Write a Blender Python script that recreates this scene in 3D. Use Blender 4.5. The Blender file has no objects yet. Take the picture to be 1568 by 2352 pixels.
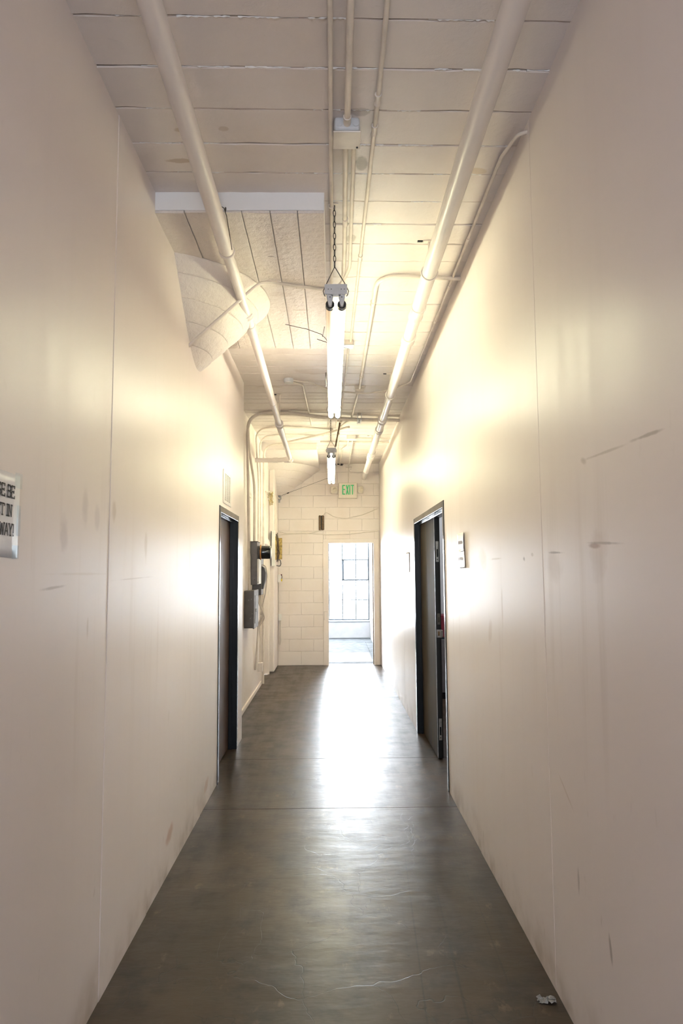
import bpy, bmesh, math, random
from mathutils import Vector, Matrix
R_ = math.radians
random.seed(7)
S = bpy.context.scene
COL = S.collection

# ------------------------------------------------------------------ camera (24 mm, portrait, tilted a little up)
F_PX, VPX, VPY, ROLL = 1568.0, 762.1, 1314.6, -0.0064
_c, _s = math.cos(ROLL), math.sin(ROLL)
_ax = _c*(VPX-784) - _s*(1176-VPY)
_ay = _s*(VPX-784) + _c*(1176-VPY)
TILT = math.atan(-_ay/F_PX)
YAW = math.atan(-_ax*math.cos(TILT)/F_PX)
FWD = Vector((math.sin(YAW)*math.cos(TILT), math.cos(YAW)*math.cos(TILT), math.sin(TILT)))
_r0 = Vector((math.cos(YAW), -math.sin(YAW), 0)); _u0 = _r0.cross(FWD)
RGT = _r0*_c + _u0*_s
UPV = _u0*_c - _r0*_s
CAM = Vector((0, 0, 1.5))
cd = bpy.data.cameras.new('camera'); cam = bpy.data.objects.new('camera', cd); COL.objects.link(cam)
cd.sensor_fit = 'VERTICAL'; cd.sensor_height = 36.0; cd.lens = F_PX/2352*36.0
cd.clip_start = 0.02; cd.clip_end = 200
m = Matrix.Identity(4)
for i in range(3):
    m[i][0], m[i][1], m[i][2], m[i][3] = RGT[i], UPV[i], -FWD[i], CAM[i]
cam.matrix_world = m
S.camera = cam

# ------------------------------------------------------------------ world, sun, exposure
W = bpy.data.worlds.new('sky'); S.world = W; W.use_nodes = True
bg = W.node_tree.nodes['Background']
bg.inputs[0].default_value = (0.92, 0.95, 1.0, 1); bg.inputs[1].default_value = 34.0
sd = bpy.data.lights.new('sun', 'SUN'); sd.energy = 70; sd.angle = R_(0.6); sd.color = (1.0, 0.97, 0.92)
sun = bpy.data.objects.new('sun', sd); COL.objects.link(sun); sun.rotation_euler = (R_(2), R_(3), 0); sun.location = (0, 12, 9)
def portal(loc, rot, sx, sy):
    d = bpy.data.lights.new('window_portal', 'AREA'); d.shape = 'RECTANGLE'; d.size = sx; d.size_y = sy
    d.cycles.is_portal = True
    o = bpy.data.objects.new('window_portal', d); COL.objects.link(o); o.location = loc; o.rotation_euler = rot
S.view_settings.view_transform = 'Standard'; S.view_settings.look = 'None'
S.view_settings.exposure = 0.80; S.view_settings.gamma = 1.0; S.view_settings.use_curve_mapping = False
LAMP_COL, LAMP_E = (1.0, 0.99, 0.66), 24.0

# ------------------------------------------------------------------ measures of the place (metres; camera at x=0, y=0)
XL, XR, ZC = -0.827, 0.793, 3.30          # left wall, right wall, ceiling
YE = 11.25                                # far block wall
XREC = -0.97                              # recessed wall beyond the left door
YB = -3.2                                 # back of the corridor behind the camera
YBEY = 15.85                              # window wall of the bright room beyond
def at(px, py, ax, v):
    """point of the photograph on the plane axis=v"""
    d = FWD + RGT*((px-784)/F_PX) + UPV*((1176-py)/F_PX)
    return CAM + d*((v-CAM[ax])/d[ax])

# ------------------------------------------------------------------ materials
class NT:
    def __init__(s, name):
        s.m = bpy.data.materials.new(name); s.m.use_nodes = True
        s.t = s.m.node_tree; s.b = s.t.nodes['Principled BSDF']
    def n(s, typ, **kw):
        nd = s.t.nodes.new(typ)
        for k, v in kw.items(): setattr(nd, k, v)
        return nd
    def l(s, a, b): s.t.links.new(a, b)
    def pos(s, scale=(1, 1, 1), rot=(0, 0, 0), loc=(0, 0, 0)):
        g = s.n('ShaderNodeNewGeometry'); mp = s.n('ShaderNodeMapping')
        mp.inputs['Scale'].default_value = scale; mp.inputs['Rotation'].default_value = rot; mp.inputs['Location'].default_value = loc
        s.l(g.outputs['Position'], mp.inputs['Vector']); return mp.outputs[0]
    def noise(s, vec, scale, detail=4, rough=.55, dist=0):
        nd = s.n('ShaderNodeTexNoise'); nd.inputs['Scale'].default_value = scale; nd.inputs['Detail'].default_value = detail
        nd.inputs['Roughness'].default_value = rough; nd.inputs['Distortion'].default_value = dist
        s.l(vec, nd.inputs['Vector']); return nd.outputs['Fac']
    def ramp(s, fac, a, b, lo=0., hi=1.):
        nd = s.n('ShaderNodeMapRange'); nd.interpolation_type = 'SMOOTHSTEP'
        for i, v in enumerate((a, b, lo, hi)): nd.inputs[i+1].default_value = v
        s.l(fac, nd.inputs[0]); return nd.outputs[0]
    def mix(s, fac, a, b, mode='MIX'):
        nd = s.n('ShaderNodeMix', data_type='RGBA', blend_type=mode)
        for sock, v in ((nd.inputs[0], fac), (nd.inputs[6], a), (nd.inputs[7], b)):
            if isinstance(v, (int, float)): sock.default_value = v
            elif isinstance(v, tuple): sock.default_value = (*v, 1)
            else: s.l(v, sock)
        return nd.outputs[2]
    def math(s, op, a, b=0.):
        nd = s.n('ShaderNodeMath', operation=op)
        for i, v in enumerate((a, b)):
            if isinstance(v, (int, float)): nd.inputs[i].default_value = v
            else: s.l(v, nd.inputs[i])
        return nd.outputs[0]
    def bump(s, h, strength, dist=.01, prev=None):
        nd = s.n('ShaderNodeBump'); nd.inputs['Strength'].default_value = strength; nd.inputs['Distance'].default_value = dist
        s.l(h, nd.inputs['Height'])
        if prev: s.l(prev, nd.inputs['Normal'])
        return nd.outputs[0]
    def set(s, **kw):
        for k, v in kw.items():
            sock = s.b.inputs[{'col': 'Base Color', 'rough': 'Roughness', 'metal': 'Metallic', 'normal': 'Normal', 'spec': 'Specular IOR Level',
                               'coat': 'Coat Weight', 'coatr': 'Coat Roughness', 'trans': 'Transmission Weight', 'emc': 'Emission Color', 'ems': 'Emission Strength'}[k]]
            if isinstance(v, tuple): sock.default_value = (*v, 1)
            elif isinstance(v, (int, float)): sock.default_value = v
            else: s.l(v, sock)
        return s.m
    def blob(s, axes, c, half, ang=0, soft=.6, nz=None):
        """smooth elliptical mask round point c in the two world axes given; a mark with a shape of its own"""
        g = s.n('ShaderNodeNewGeometry'); sp = s.n('ShaderNodeSeparateXYZ'); s.l(g.outputs['Position'], sp.inputs[0])
        a = s.math('SUBTRACT', sp.outputs[axes[0]], c[0]); b = s.math('SUBTRACT', sp.outputs[axes[1]], c[1])
        ca, sa = math.cos(ang), math.sin(ang)
        u = s.math('ADD', s.math('MULTIPLY', a, ca/half[0]), s.math('MULTIPLY', b, sa/half[0]))
        v = s.math('ADD', s.math('MULTIPLY', a, -sa/half[1]), s.math('MULTIPLY', b, ca/half[1]))
        r = s.math('SQRT', s.math('ADD', s.math('MULTIPLY', u, u), s.math('MULTIPLY', v, v)))
        if nz is not None: r = s.math('ADD', r, s.math('MULTIPLY', s.math('SUBTRACT', nz, .5), 1.2))
        return s.ramp(r, 1-soft, 1., 1., 0.)

def flat(name, col, rough=.5, metal=0., spec=.5, var=.12, vs=14., bump=0., coat=0.):
    t = NT(name); v = t.pos()
    nz = t.noise(v, vs, 5)
    c2 = tuple(min(1, x*(1-var*2)) for x in col)
    kw = dict(col=t.mix(t.ramp(nz, .35, .75), col, c2), rough=t.ramp(nz, .3, .7, rough*.85, min(1, rough*1.2)), metal=metal, spec=spec, coat=coat)
    if bump: kw['normal'] = t.bump(t.noise(v, vs*5, 4), bump, .004)
    return t.set(**kw)

def wall_paint(name, base, scuffs=(), rough=(.37, .43)):
    t = NT(name)
    v = t.pos(); big = t.noise(v, .9, 2); fine = t.noise(v, 60, 2)
    dn = t.noise(t.pos(scale=(6, 6, .45)), 1.6, 4, .6)
    low = t.n('ShaderNodeSeparateXYZ'); t.l(v, low.inputs[0])
    c = t.mix(t.ramp(big, .35, .7, 0, .35), base, (base[0]*.93, base[1]*.90, base[2]*.86))
    # faint grimy runs, heaviest at hand height
    hand = t.math('MULTIPLY', t.ramp(low.outputs[2], .7, 1.35), t.ramp(low.outputs[2], 1.5, 1.95, 1., 0.))
    runs = t.math('MULTIPLY', t.ramp(dn, .55, .75), t.math('ADD', t.math('MULTIPLY', hand, .20), .02))
    c = t.mix(runs, c, (base[0]*.62, base[1]*.54, base[2]*.47))
    spots = t.math('MULTIPLY', t.ramp(t.noise(t.pos(scale=(3, 3, 1.2)), 7, 3), .68, .76), .30)
    c = t.mix(t.math('MULTIPLY', spots, t.ramp(low.outputs[2], .3, 1.2, .9, .15)), c, (base[0]*.5, base[1]*.42, base[2]*.36))
    # kicked and mopped strip along the floor
    band = t.ramp(low.outputs[2], .0, .22, 1., 0.)
    c = t.mix(t.math('MULTIPLY', band, t.ramp(t.noise(v, 5, 3), .35, .75, .1, .75)), c, (.34, .26, .20))
    if scuffs: nzs = t.noise(v, 9, 3, .65)
    for (y, z, hy, hz, ang, k, colr) in scuffs:
        c = t.mix(t.math('MULTIPLY', t.blob((1, 2), (y, z), (hy, hz), ang, .7, nzs), k), c, colr)
    h = t.math('ADD', t.math('MULTIPLY', dn, .10), t.math('MULTIPLY', fine, .12))
    return t.set(col=c, rough=t.ramp(dn, .4, .75, rough[0], rough[1]), normal=t.bump(h, .045, .004), spec=.52)

def lumpy_paint(name, base, bump=.35, scale=26, rough=.3, dirt=.5, stains=()):
    t = NT(name); v = t.pos()
    lump = t.noise(v, scale, 5, .6); grit = t.noise(v, 140, 3); big = t.noise(v, 1.7, 4)
    c = t.mix(t.ramp(big, .35, .72, 0, .5), base, (base[0]*.90, base[1]*.86, base[2]*.80))
    dk = t.math('MULTIPLY', t.ramp(t.noise(t.pos(scale=(1, 2.2, 2.2)), 16, 5, .7), .70, .78), dirt)
    if dirt: c = t.mix(dk, c, (.16, .13, .10))
    nzs = t.noise(v, 12, 5, .65)
    for (x, y, hx, hy, ang, k, colr) in stains:
        c = t.mix(t.math('MULTIPLY', t.blob((0, 1), (x, y), (hx, hy), ang, .35, nzs), k), c, colr)
    h = t.math('ADD', lump, t.math('MULTIPLY', grit, .18))
    return t.set(col=c, rough=t.ramp(lump, .3, .7, rough, rough+.22), spec=.5, normal=t.bump(h, bump, .012))

BASE = (.80, .722, .70)
TAN = (.46, .34, .26)
M = {}
SM = (.22, .16, .14)
SCUFF = {}
SCUFF['wall_left'] = [
    (2.12, 1.62, .045, .07, 0, .45, (.50, .42, .42)), (2.30, 1.72, .04, .09, 0, .38, (.50, .43, .44)), (2.42, 1.70, .04, .06, 0, .35, (.50, .43, .44)),
    (2.60, 1.74, .03, .05, 0, .4, TAN), (2.25, 1.50, .35, .006, .0, .4, (.62, .52, .45)), (2.06, 1.46, .12, .007, .05, .5, (.34, .26, .22)),
    (2.9, 1.48, .35, .004, .02, .35, (.4, .3, .26)), (3.05, 1.62, .03, .10, 0, .35, TAN), (3.6, .19, .10, .05, .3, .55, (.48, .22, .12)),
    (4.6, .12, .12, .05, .2, .45, (.50, .25, .15)), (2.35, 1.32, .012, .05, 0, .4, TAN)]
SCUFF['wall_right'] = [
    (2.82, 1.55, .022, .013, .2, .8, SM), (2.70, 1.565, .02, .009, .1, .7, SM), (2.42, 1.565, .10, .006, .03, .75, SM), (2.44, 1.52, .10, .07, 0, .3, TAN),
    (2.05, 1.575, .06, .010, .05, .75, (.26, .13, .10)), (1.98, 1.58, .16, .006, .05, .6, SM), (2.02, 1.56, .09, .10, 0, .3, TAN),
    (1.95, 1.842, .20, .006, .03, .45, (.38, .31, .26)), (1.68, 1.838, .13, .007, .03, .6, (.30, .24, .2)), (2.12, 1.845, .03, .014, .3, .45, (.38, .31, .26)), (3.6, 1.57, .12, .07, .3, .5, (.60, .48, .33)),
    (3.3, 1.56, .16, .006, .0, .5, TAN), (3.2, 1.33, .02, .12, 0, .4, TAN), (3.45, 1.20, .05, .08, .4, .35, (.52, .38, .30)),
    (2.4, .75, .09, .006, .5, .35, TAN), (2.05, .42, .012, .06, -.2, .6, SM), (2.3, .5, .012, .05, 0, .45, SM)]
M['wall_plain'] = wall_paint('cream_wall_paint', BASE)
M['ceiling'] = lumpy_paint('cream_ceiling_paint', (.75, .68, .655), .28, 22, .34, .55, [
    (-.595, 2.645, .05, .022, 0, .6, TAN), (-.43, 2.635, .03, .02, 0, .45, TAN), (-.645, 2.85, .075, .018, 0, .65, TAN), (.665, 2.92, .05, .03, .2, .5, (.55, .42, .27)),
    (.12, 2.53, .05, .03, 0, .5, (.3, .26, .23)), (.14, 2.87, .03, .06, 0, .6, (.2, .17, .15)), (.11, 3.55, .03, .05, 0, .5, (.3, .25, .2)),
    (-.15, 6.0, .2, .1, 0, .3, TAN), (-.6, 6.5, .15, .04, 0, .35, TAN)])
M['soffit'] = lumpy_paint('glossy_lumpy_soffit_paint', (.77, .70, .665), .85, 26, .29, .12, [(-.32, 3.55, .02, .006, 0, .8, SM), (-.2, 4.3, .06, .012, 0, .4, TAN), (-.3, 4.05, .08, .05, 0, .25, TAN)])
M['white_face'] = lumpy_paint('fresh_white_edge_paint', (.86, .85, .86), .12, 30, .45, .75)
M['block'] = lumpy_paint('painted_block', (.81, .735, .70), .22, 30, .42, .30)
M['mortar'] = flat('painted_mortar', (.76, .69, .65), .6, var=.08, bump=.3)
M['pipe'] = flat('cream_pipe_paint', (.79, .72, .69), .345, var=.03, vs=2.5, bump=.02)
M['conduit'] = flat('cream_conduit_paint', (.77, .69, .62), .36, var=.08, vs=10, bump=.04)
M['grey_paint'] = flat('grey_white_enamel', (.62, .63, .66), .35, var=.05, vs=20)
M['fixture'] = flat('white_fixture_enamel', (.80, .79, .76), .35, var=.04, vs=20)
M['frame'] = flat('black_steel_frame', (.012, .015, .021), .22, var=.15, vs=4, spec=.38)
M['black'] = flat('black_edge', (.006, .006, .007), .4, var=.1)
M['steel'] = flat('dull_steel', (.48, .47, .46), .38, metal=.9, var=.15, vs=40)
M['dark_wire'] = flat('dark_wire', (.045, .038, .036), .5, var=.2)
M['grey_box'] = flat('grey_enclosure', (.115, .105, .105), .42, var=.12, vs=12)
M['grey_box2'] = flat('grey_enclosure_cover', (.14, .13, .135), .42, var=.1, vs=12)
M['meter'] = flat('black_meter_glass', (.012, .013, .015), .10, var=.1, coat=.6)
M['copper'] = flat('copper_ring', (.55, .27, .10), .3, metal=.7, var=.15)
M['brown'] = flat('aged_brown_metal', (.20, .13, .07), .45, var=.3, vs=50, metal=.3)
M['ply'] = flat('yellowed_board', (.62, .44, .14), .55, var=.3, vs=30)
M['white_pl'] = flat('white_plastic', (.80, .78, .75), .4, var=.03)
M['red'] = flat('dark_red', (.13, .008, .018), .5)
M['yellow'] = flat('yellow_tag', (.75, .55, .05), .5)
M['vent'] = flat('vent_enamel', (.74, .71, .69), .4, var=.04)
M['dark'] = flat('vent_dark', (.05, .045, .045), .8)
M['sill'] = flat('grey_white_sill_paint', (.48, .485, .49), .6, var=.06, vs=5)
M['ext_wall'] = flat('white_room_paint', (.32, .325, .33), .5, var=.05, vs=3)
M['window_metal'] = flat('grey_steel_sash', (.08, .095, .11), .45, var=.1)
M['green'] = flat('green_letter', (.035, .58, .20), .45, var=.05)
M['sign'] = flat('cream_sign_housing', (.78, .71, .60), .4, var=.03)
M['lens'] = flat('emergency_lamp_lens', (.78, .70, .56), .2, var=.05, coat=.5)
M['ink'] = flat('black_ink', (.05, .045, .05), .6)
M['wrapper'] = flat('dull_clear_wrapper', (.30, .29, .28), .35, var=.2, vs=60)
M['fluff'] = flat('old_cobweb_fibre', (.62, .47, .20), .8, var=.2)

def floor_mat(name, tint):
    t = NT(name); v = t.pos()
    big = t.noise(v, 1.1, 5, .6); mid = t.noise(v, 5, 6, .65); streak = t.noise(t.pos(scale=(9, .8, 1)), 1.3, 5, .6)
    wv = t.n('ShaderNodeVectorMath', operation='ADD'); t.l(v, wv.inputs[0])
    nn = t.n('ShaderNodeTexNoise'); nn.inputs['Scale'].default_value = 2.4; nn.inputs['Detail'].default_value = 4; t.l(v, nn.inputs['Vector'])
    sc = t.n('ShaderNodeVectorMath', operation='SCALE'); sc.inputs['Scale'].default_value = .30; t.l(nn.outputs['Color'], sc.inputs[0]); t.l(sc.outputs[0], wv.inputs[1])
    vo = t.n('ShaderNodeTexVoronoi', feature='DISTANCE_TO_EDGE'); vo.inputs['Scale'].default_value = 2.5; t.l(wv.outputs[0], vo.inputs['Vector'])
    crack = t.math('MULTIPLY', t.ramp(vo.outputs['Distance'], .0, .0035, 1., 0.), t.ramp(t.noise(v, 1.3, 2), .33, .44))
    a, b, c = [tuple(x*k for x, k in zip(tint, q)) for q in ((.034, .0215, .013), (.064, .042, .026), (.012, .0085, .0062))]
    col = t.mix(t.ramp(big, .35, .7), a, b)
    col = t.mix(t.ramp(mid, .45, .72, 0, .75), col, c)
    col = t.mix(t.math('MULTIPLY', t.ramp(streak, .6, .75), .45), col, (.020, .017, .015))
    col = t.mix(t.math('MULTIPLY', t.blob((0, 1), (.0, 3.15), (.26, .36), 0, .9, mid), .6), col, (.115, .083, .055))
    col = t.mix(t.math('MULTIPLY', crack, .95), col, (.015, .012, .010))
    specks = t.math('MULTIPLY', t.ramp(t.noise(t.pos(scale=(1, .8, 1)), 42, 3, .6), .66, .74), t.ramp(t.noise(v, 2.1, 2), .42, .62, .15, .9))
    col = t.mix(specks, col, (.010, .008, .007))
    pale = t.math('MULTIPLY', t.ramp(t.noise(t.pos(scale=(1.6, .9, 1), loc=(3, 7, 0)), 6, 5, .65), .60, .72), .5)
    col = t.mix(pale, col, (.155, .100, .060))
    # two long trolley marks
    nzs = t.noise(v, 7, 4)
    for cx, cy, hx, ang in ((.335, 2.9, .006, -.05), (.46, 2.7, .008, -.04), (.66, 3.4, .006, -.03)):
        col = t.mix(t.math('MULTIPLY', t.blob((0, 1), (cx, cy), (hx, 1.4), ang, .8, nzs), .55), col, (.014, .012, .011))
    h = t.math('SUBTRACT', t.math('ADD', t.math('MULTIPLY', mid, .10), t.math('MULTIPLY', t.noise(v, 40, 2), .06)), t.math('MULTIPLY', crack, .10))
    und = t.bump(t.noise(t.pos(scale=(1, 2.6, 1)), 2.3, 4, .6), .16, .02)
    return t.set(col=col, rough=t.ramp(t.math('ADD', t.math('MULTIPLY', mid, .6), t.math('MULTIPLY', streak, .4)), .35, .7, .29, .42), spec=.34, normal=t.bump(h, .30, .008, und))
M['floor'] = floor_mat('sealed_brown_concrete', (1, 1, 1))
M['floor_beyond'] = flat('pale_grey_concrete', (.072, .077, .080), .95, spec=.1, var=.12, vs=6, bump=.1)

def wood(name, a, b, rough):
    t = NT(name); v = t.pos(scale=(30, 30, .9))
    g = t.noise(v, 1.6, 8, .65, .6); f2 = t.noise(t.pos(scale=(160, 160, 3)), 1., 3)
    c = t.mix(t.ramp(g, .38, .64), a, b)
    c = t.mix(t.ramp(f2, .5, .7, 0, .4), c, tuple(x*.5 for x in a))
    return t.set(col=c, rough=t.ramp(g, .3, .7, rough*.8, rough*1.25), normal=t.bump(g, .25, .003), spec=.22)
M['wood_dark'] = wood('weathered_dark_wood', (.022, .016, .011), (.105, .078, .050), .68)
M['wood_brown'] = wood('brown_wood_veneer', (.082, .048, .036), (.12, .072, .054), .38)

def emit(name, near_y, dim, gain=1.):
    """white lamp tube; the worn end near near_y glows less and browner"""
    t = NT(name); g = t.n('ShaderNodeNewGeometry'); sp = t.n('ShaderNodeSeparateXYZ'); t.l(g.outputs['Position'], sp.inputs[0])
    if dim:
        e = t.math('ADD', t.ramp(sp.outputs[1], near_y, near_y+.5, .25, .6), t.ramp(sp.outputs[1], near_y+.55, near_y+2.0, 0., LAMP_E))
        c = t.mix(t.ramp(sp.outputs[1], near_y, near_y+.6), (1., .60, .25), (1., .90, .70))
    else:
        k = t.ramp(sp.outputs[1], near_y, near_y+.10, .5, 1.)
        e = t.math('MULTIPLY', k, LAMP_E*gain); c = t.mix(k, (1., .60, .25), LAMP_COL)
    return t.set(col=(.9, .88, .82), rough=.3, emc=c, ems=e)
def glass():
    t = NT('wired_window_glass'); tr = t.n('ShaderNodeBsdfTransparent'); gl = t.n('ShaderNodeBsdfGlossy'); mx = t.n('ShaderNodeMixShader')
    tr.inputs[0].default_value = (.95, .98, 1, 1); gl.inputs['Roughness'].default_value = .05; mx.inputs[0].default_value = .06
    t.l(tr.outputs[0], mx.inputs[1]); t.l(gl.outputs[0], mx.inputs[2]); t.l(mx.outputs[0], t.t.nodes['Material Output'].inputs[0]); return t.m
M['glass'] = glass()
def paper(name, base):
    t = NT(name); v = t.pos()
    return t.set(col=t.mix(t.ramp(t.noise(v, 14, 4), .4, .75, 0, .5), base, tuple(x*.86 for x in base)), rough=.35, normal=t.bump(t.noise(v, 18, 3), .25, .01))
M['paper'] = paper('white_paper', (.78, .77, .80))
M['paper_old'] = paper('yellowed_paper', (.74, .66, .62))
M['tape'] = paper('old_tape', (.52, .38, .32))
M['faded_ink'] = flat('faded_print', (.42, .34, .31), .6)

# ------------------------------------------------------------------ mesh helpers
class MB:
    def __init__(s): s.v = []; s.f = []; s.sm = []
    def add(s, vs, fs, smooth=False):
        o = len(s.v); s.v += [tuple(x) for x in vs]; s.f += [tuple(i+o for i in f) for f in fs]; s.sm += [smooth]*len(fs); return s
    def box(s, x0, x1, y0, y1, z0, z1):
        vs = [(x, y, z) for x in (x0, x1) for y in (y0, y1) for z in (z0, z1)]
        return s.add(vs, [(0, 1, 3, 2), (4, 6, 7, 5), (0, 4, 5, 1), (2, 3, 7, 6), (0, 2, 6, 4), (1, 5, 7, 3)])
    def sweep(s, pts, r, n=10, caps=True):
        pts = [Vector(p) for p in pts]; rs = r if isinstance(r, (list, tuple)) else [r]*len(pts)
        up = None; vs = []; fs = []
        for i, p in enumerate(pts):
            a = pts[max(0, i-1)]; b = pts[min(len(pts)-1, i+1)]; d = (b-a).normalized()
            if up is None: up = d.orthogonal().normalized()
            up = (up - d*up.dot(d)).normalized(); sd = d.cross(up)
            for k in range(n):
                q = 2*math.pi*k/n; vs.append(p + (up*math.cos(q) + sd*math.sin(q))*rs[i])
        for i in range(len(pts)-1):
            for k in range(n): fs.append((i*n+k, i*n+(k+1) % n, (i+1)*n+(k+1) % n, (i+1)*n+k))
        s.add(vs, fs, True)
        if caps:
            s.add(vs[:n], [tuple(range(n))[::-1]]); s.add(vs[-n:], [tuple(range(n))])
        return s
    def cyl(s, a, b, r, n=16): return s.sweep([a, b], r, n)
    def torus(s, c, axis, R, r, n=20, k=8, sx=1.0):
        c = Vector(c); axis = Vector(axis).normalized(); u = axis.orthogonal().normalized(); w = axis.cross(u)
        pts = [c + u*math.cos(2*math.pi*i/n)*R*sx + w*math.sin(2*math.pi*i/n)*R for i in range(n)]
        vs = []; fs = []
        for i, p in enumerate(pts):
            o = (p-c).normalized()
            for j in range(k):
                q = 2*math.pi*j/k; vs.append(p + (o*math.cos(q)+axis*math.sin(q))*r)
        for i in range(n):
            for j in range(k): fs.append((i*k+j, ((i+1) % n)*k+j, ((i+1) % n)*k+(j+1) % k, i*k+(j+1) % k))
        return s.add(vs, fs, True)
    def prism(s, poly, axis, a, b):
        """poly: 2D outline in the other two axes, extruded along axis from a to b"""
        n = len(poly); vs = []
        for h in (a, b):
            for p in poly:
                q = [0, 0, 0]; o = [i for i in range(3) if i != axis]; q[o[0]], q[o[1]] = p; q[axis] = h; vs.append(q)
        return s.add(vs, [tuple(range(n)), tuple(range(n, 2*n))[::-1]] + [(i, i+n, (i+1) % n+n, (i+1) % n) for i in range(n)])
    def build(s, name, mat, parent=None, bevel=0., seg=2):
        me = bpy.data.meshes.new(name); me.from_pydata(s.v, [], s.f)
        for p, q in zip(me.polygons, s.sm): p.use_smooth = q
        bm = bmesh.new(); bm.from_mesh(me); bmesh.ops.recalc_face_normals(bm, faces=bm.faces); bm.to_mesh(me); bm.free()
        me.materials.append(M[mat] if isinstance(mat, str) else mat)
        o = bpy.data.objects.new(name, me); COL.objects.link(o)
        if parent is not None:
            o.parent = parent; o.matrix_parent_inverse = parent.matrix_world.inverted() if parent.type == 'EMPTY' and parent.get('_w') else Matrix.Identity(4)
        if bevel:
            b = o.modifiers.new('bevel', 'BEVEL'); b.width = bevel; b.segments = seg; b.limit_method = 'ANGLE'
        return o
def BX(*a): return MB().box(*a)
def tag(o, label, cat, group=None):
    o['label'] = label; o['category'] = cat
    if group: o['group'] = group
    return o
def struct(o, label=None):
    o['kind'] = 'structure'
    if label: o['label'] = label
    return o
def empty(name, loc=(0, 0, 0)):
    """parts are modelled in world metres, so the empty at the thing's base carries an inverse on its children"""
    o = bpy.data.objects.new(name, None); COL.objects.link(o); o.location = loc; o.empty_display_size = .05
    o.matrix_world = Matrix.Translation(loc); o['_w'] = 1
    return o
def thing(name, label, cat, loc=(0, 0, 0), group=None): return tag(empty(name, loc), label, cat, group)
def copy_tree(o, off, parent=None, mats=None):
    c = o.copy(); COL.objects.link(c)
    if parent is None: c.location = Vector(o.location) + Vector(off)
    else:
        c.parent = parent
    for ch in list(o.children): copy_tree(ch, off, c, mats)
    return c
def fillet(pts, r, seg=7):
    pts = [Vector(p) for p in pts]; out = [pts[0]]
    for i in range(1, len(pts)-1):
        a, b, c = pts[i-1], pts[i], pts[i+1]; u = (a-b); w = (c-b)
        rr = r[i-1] if isinstance(r, (list, tuple)) else r
        la, lc = u.length, w.length; u.normalize(); w.normalize()
        ang = u.angle(w)
        if ang > math.pi-.02: out.append(b); continue
        d = min(rr/math.tan(ang/2), la*.49, lc*.49)
        p0, p1 = b+u*d, b+w*d
        for k in range(seg+1):
            t = k/seg; out.append(p0*(1-t)**2 + b*2*t*(1-t) + p1*t*t)
    out.append(pts[-1]); return out

# ================================================================== THE SETTING
# floor: sealed concrete poured in bays, thin joints between them
fl = struct(BX(-1.25, 1.1, YB, YE+.15, -.20, -.012).build('floor', 'floor'))
bays = [YB, -1.6, 1.15, 4.51, 5.68, 8.35, YE+.15]
for a, b in zip(bays[:-1], bays[1:]):
    BX(-1.25, 1.1, a+.0018, b-.0018, -.011, 0).build('slab', 'floor', fl, .0015, 1)
# walls: sheets of painted board over a solid core, doorways left open
LD0, LD1, LDH = 5.015, 6.05, 2.0                  # left doorway, outer edges of its frame
RD0, RD1, RDH = 4.79, 6.55, 2.005                 # right double doorway
YEND = 6.37                                       # the left wall stops here and steps back
wl = struct(MB().box(XL-.16, XL-.012, YB, LD0, -.01, ZC+.05).box(XL-.16, XL-.012, LD0, LD1, LDH, ZC+.05).box(XL-.16, XL-.012, LD1, YEND-.004, -.01, ZC+.05).build('wall_left', 'wall_plain'))
def panel(parent, x, y0, y1, z0, z1, mat, yaw=0, side=1):
    """one sheet, its face at x; yaw turns it by a hair so that it catches the light differently"""
    t = .011; g = .0005
    sc = [q for q in SCUFF[mat] if y0-q[2] < q[0] < y1+q[2]]
    mat = wall_paint('cream_wall_paint', BASE, sc) if sc else 'wall_plain'
    dx = (y1-y0)*.5*yaw
    f0, f1 = x-dx*side, x+dx*side
    bk = x-side*t
    vs = [(bk, y0+g, z0), (f0, y0+g, z0), (f1, y1-g, z0), (bk, y1-g, z0), (bk, y0+g, z1), (f0, y0+g, z1), (f1, y1-g, z1), (bk, y1-g, z1)]
    return MB().add(vs, [(0, 1, 2, 3), (4, 5, 6, 7), (0, 1, 5, 4), (1, 2, 6, 5), (2, 3, 7, 6), (3, 0, 4, 7)]).build('panel', mat, parent, .0012, 1)
for (a, b, z0, z1, yw) in [(YB, -1.11, 0, ZC+.04, .001), (-1.11, .11, 0, ZC+.04, 0), (.11, 1.33, 0, ZC+.04, .001), (1.33, 2.552, 0, ZC+.04, -.004),
                           (2.552, 3.169, 0, ZC+.04, .001), (3.169, 4.39, 0, ZC+.04, .003), (4.39, LD0, 0, ZC+.04, .002), (LD0, LD1, LDH, ZC+.04, .001), (LD1, YEND, 0, ZC+.04, 0)]:
    panel(wl, XL, a, b, z0, z1, 'wall_left', yw, 1)
wr = struct(MB().box(XR+.012, XR+.16, YB, RD0, -.01, ZC+.05).box(XR+.012, XR+.16, RD0, RD1, RDH, ZC+.05).box(XR+.012, XR+.16, RD1, YE+.15, -.01, ZC+.05).build('wall_right', 'wall_plain'))
for (a, b, z0, z1, yw) in [(YB, -1.09, 0, ZC+.04, .001), (-1.09, .13, 0, ZC+.04, 0), (.13, 1.35, 0, ZC+.04, .001), (1.35, 2.572, 0, ZC+.04, -.004),
                           (2.572, 3.79, 0, ZC+.04, .003), (3.79, RD0, 0, ZC+.04, .0), (RD0, RD1, RDH, ZC+.04, .001), (RD1, 7.6, 0, ZC+.04, .001), (7.6, 8.82, 0, ZC+.04, -.001), (8.82, 10.04, 0, ZC+.04, .001), (10.04, YE, 0, ZC+.04, 0)]:
    panel(wr, XR, a, b, z0, z1, 'wall_right', yw, -1)
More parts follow.
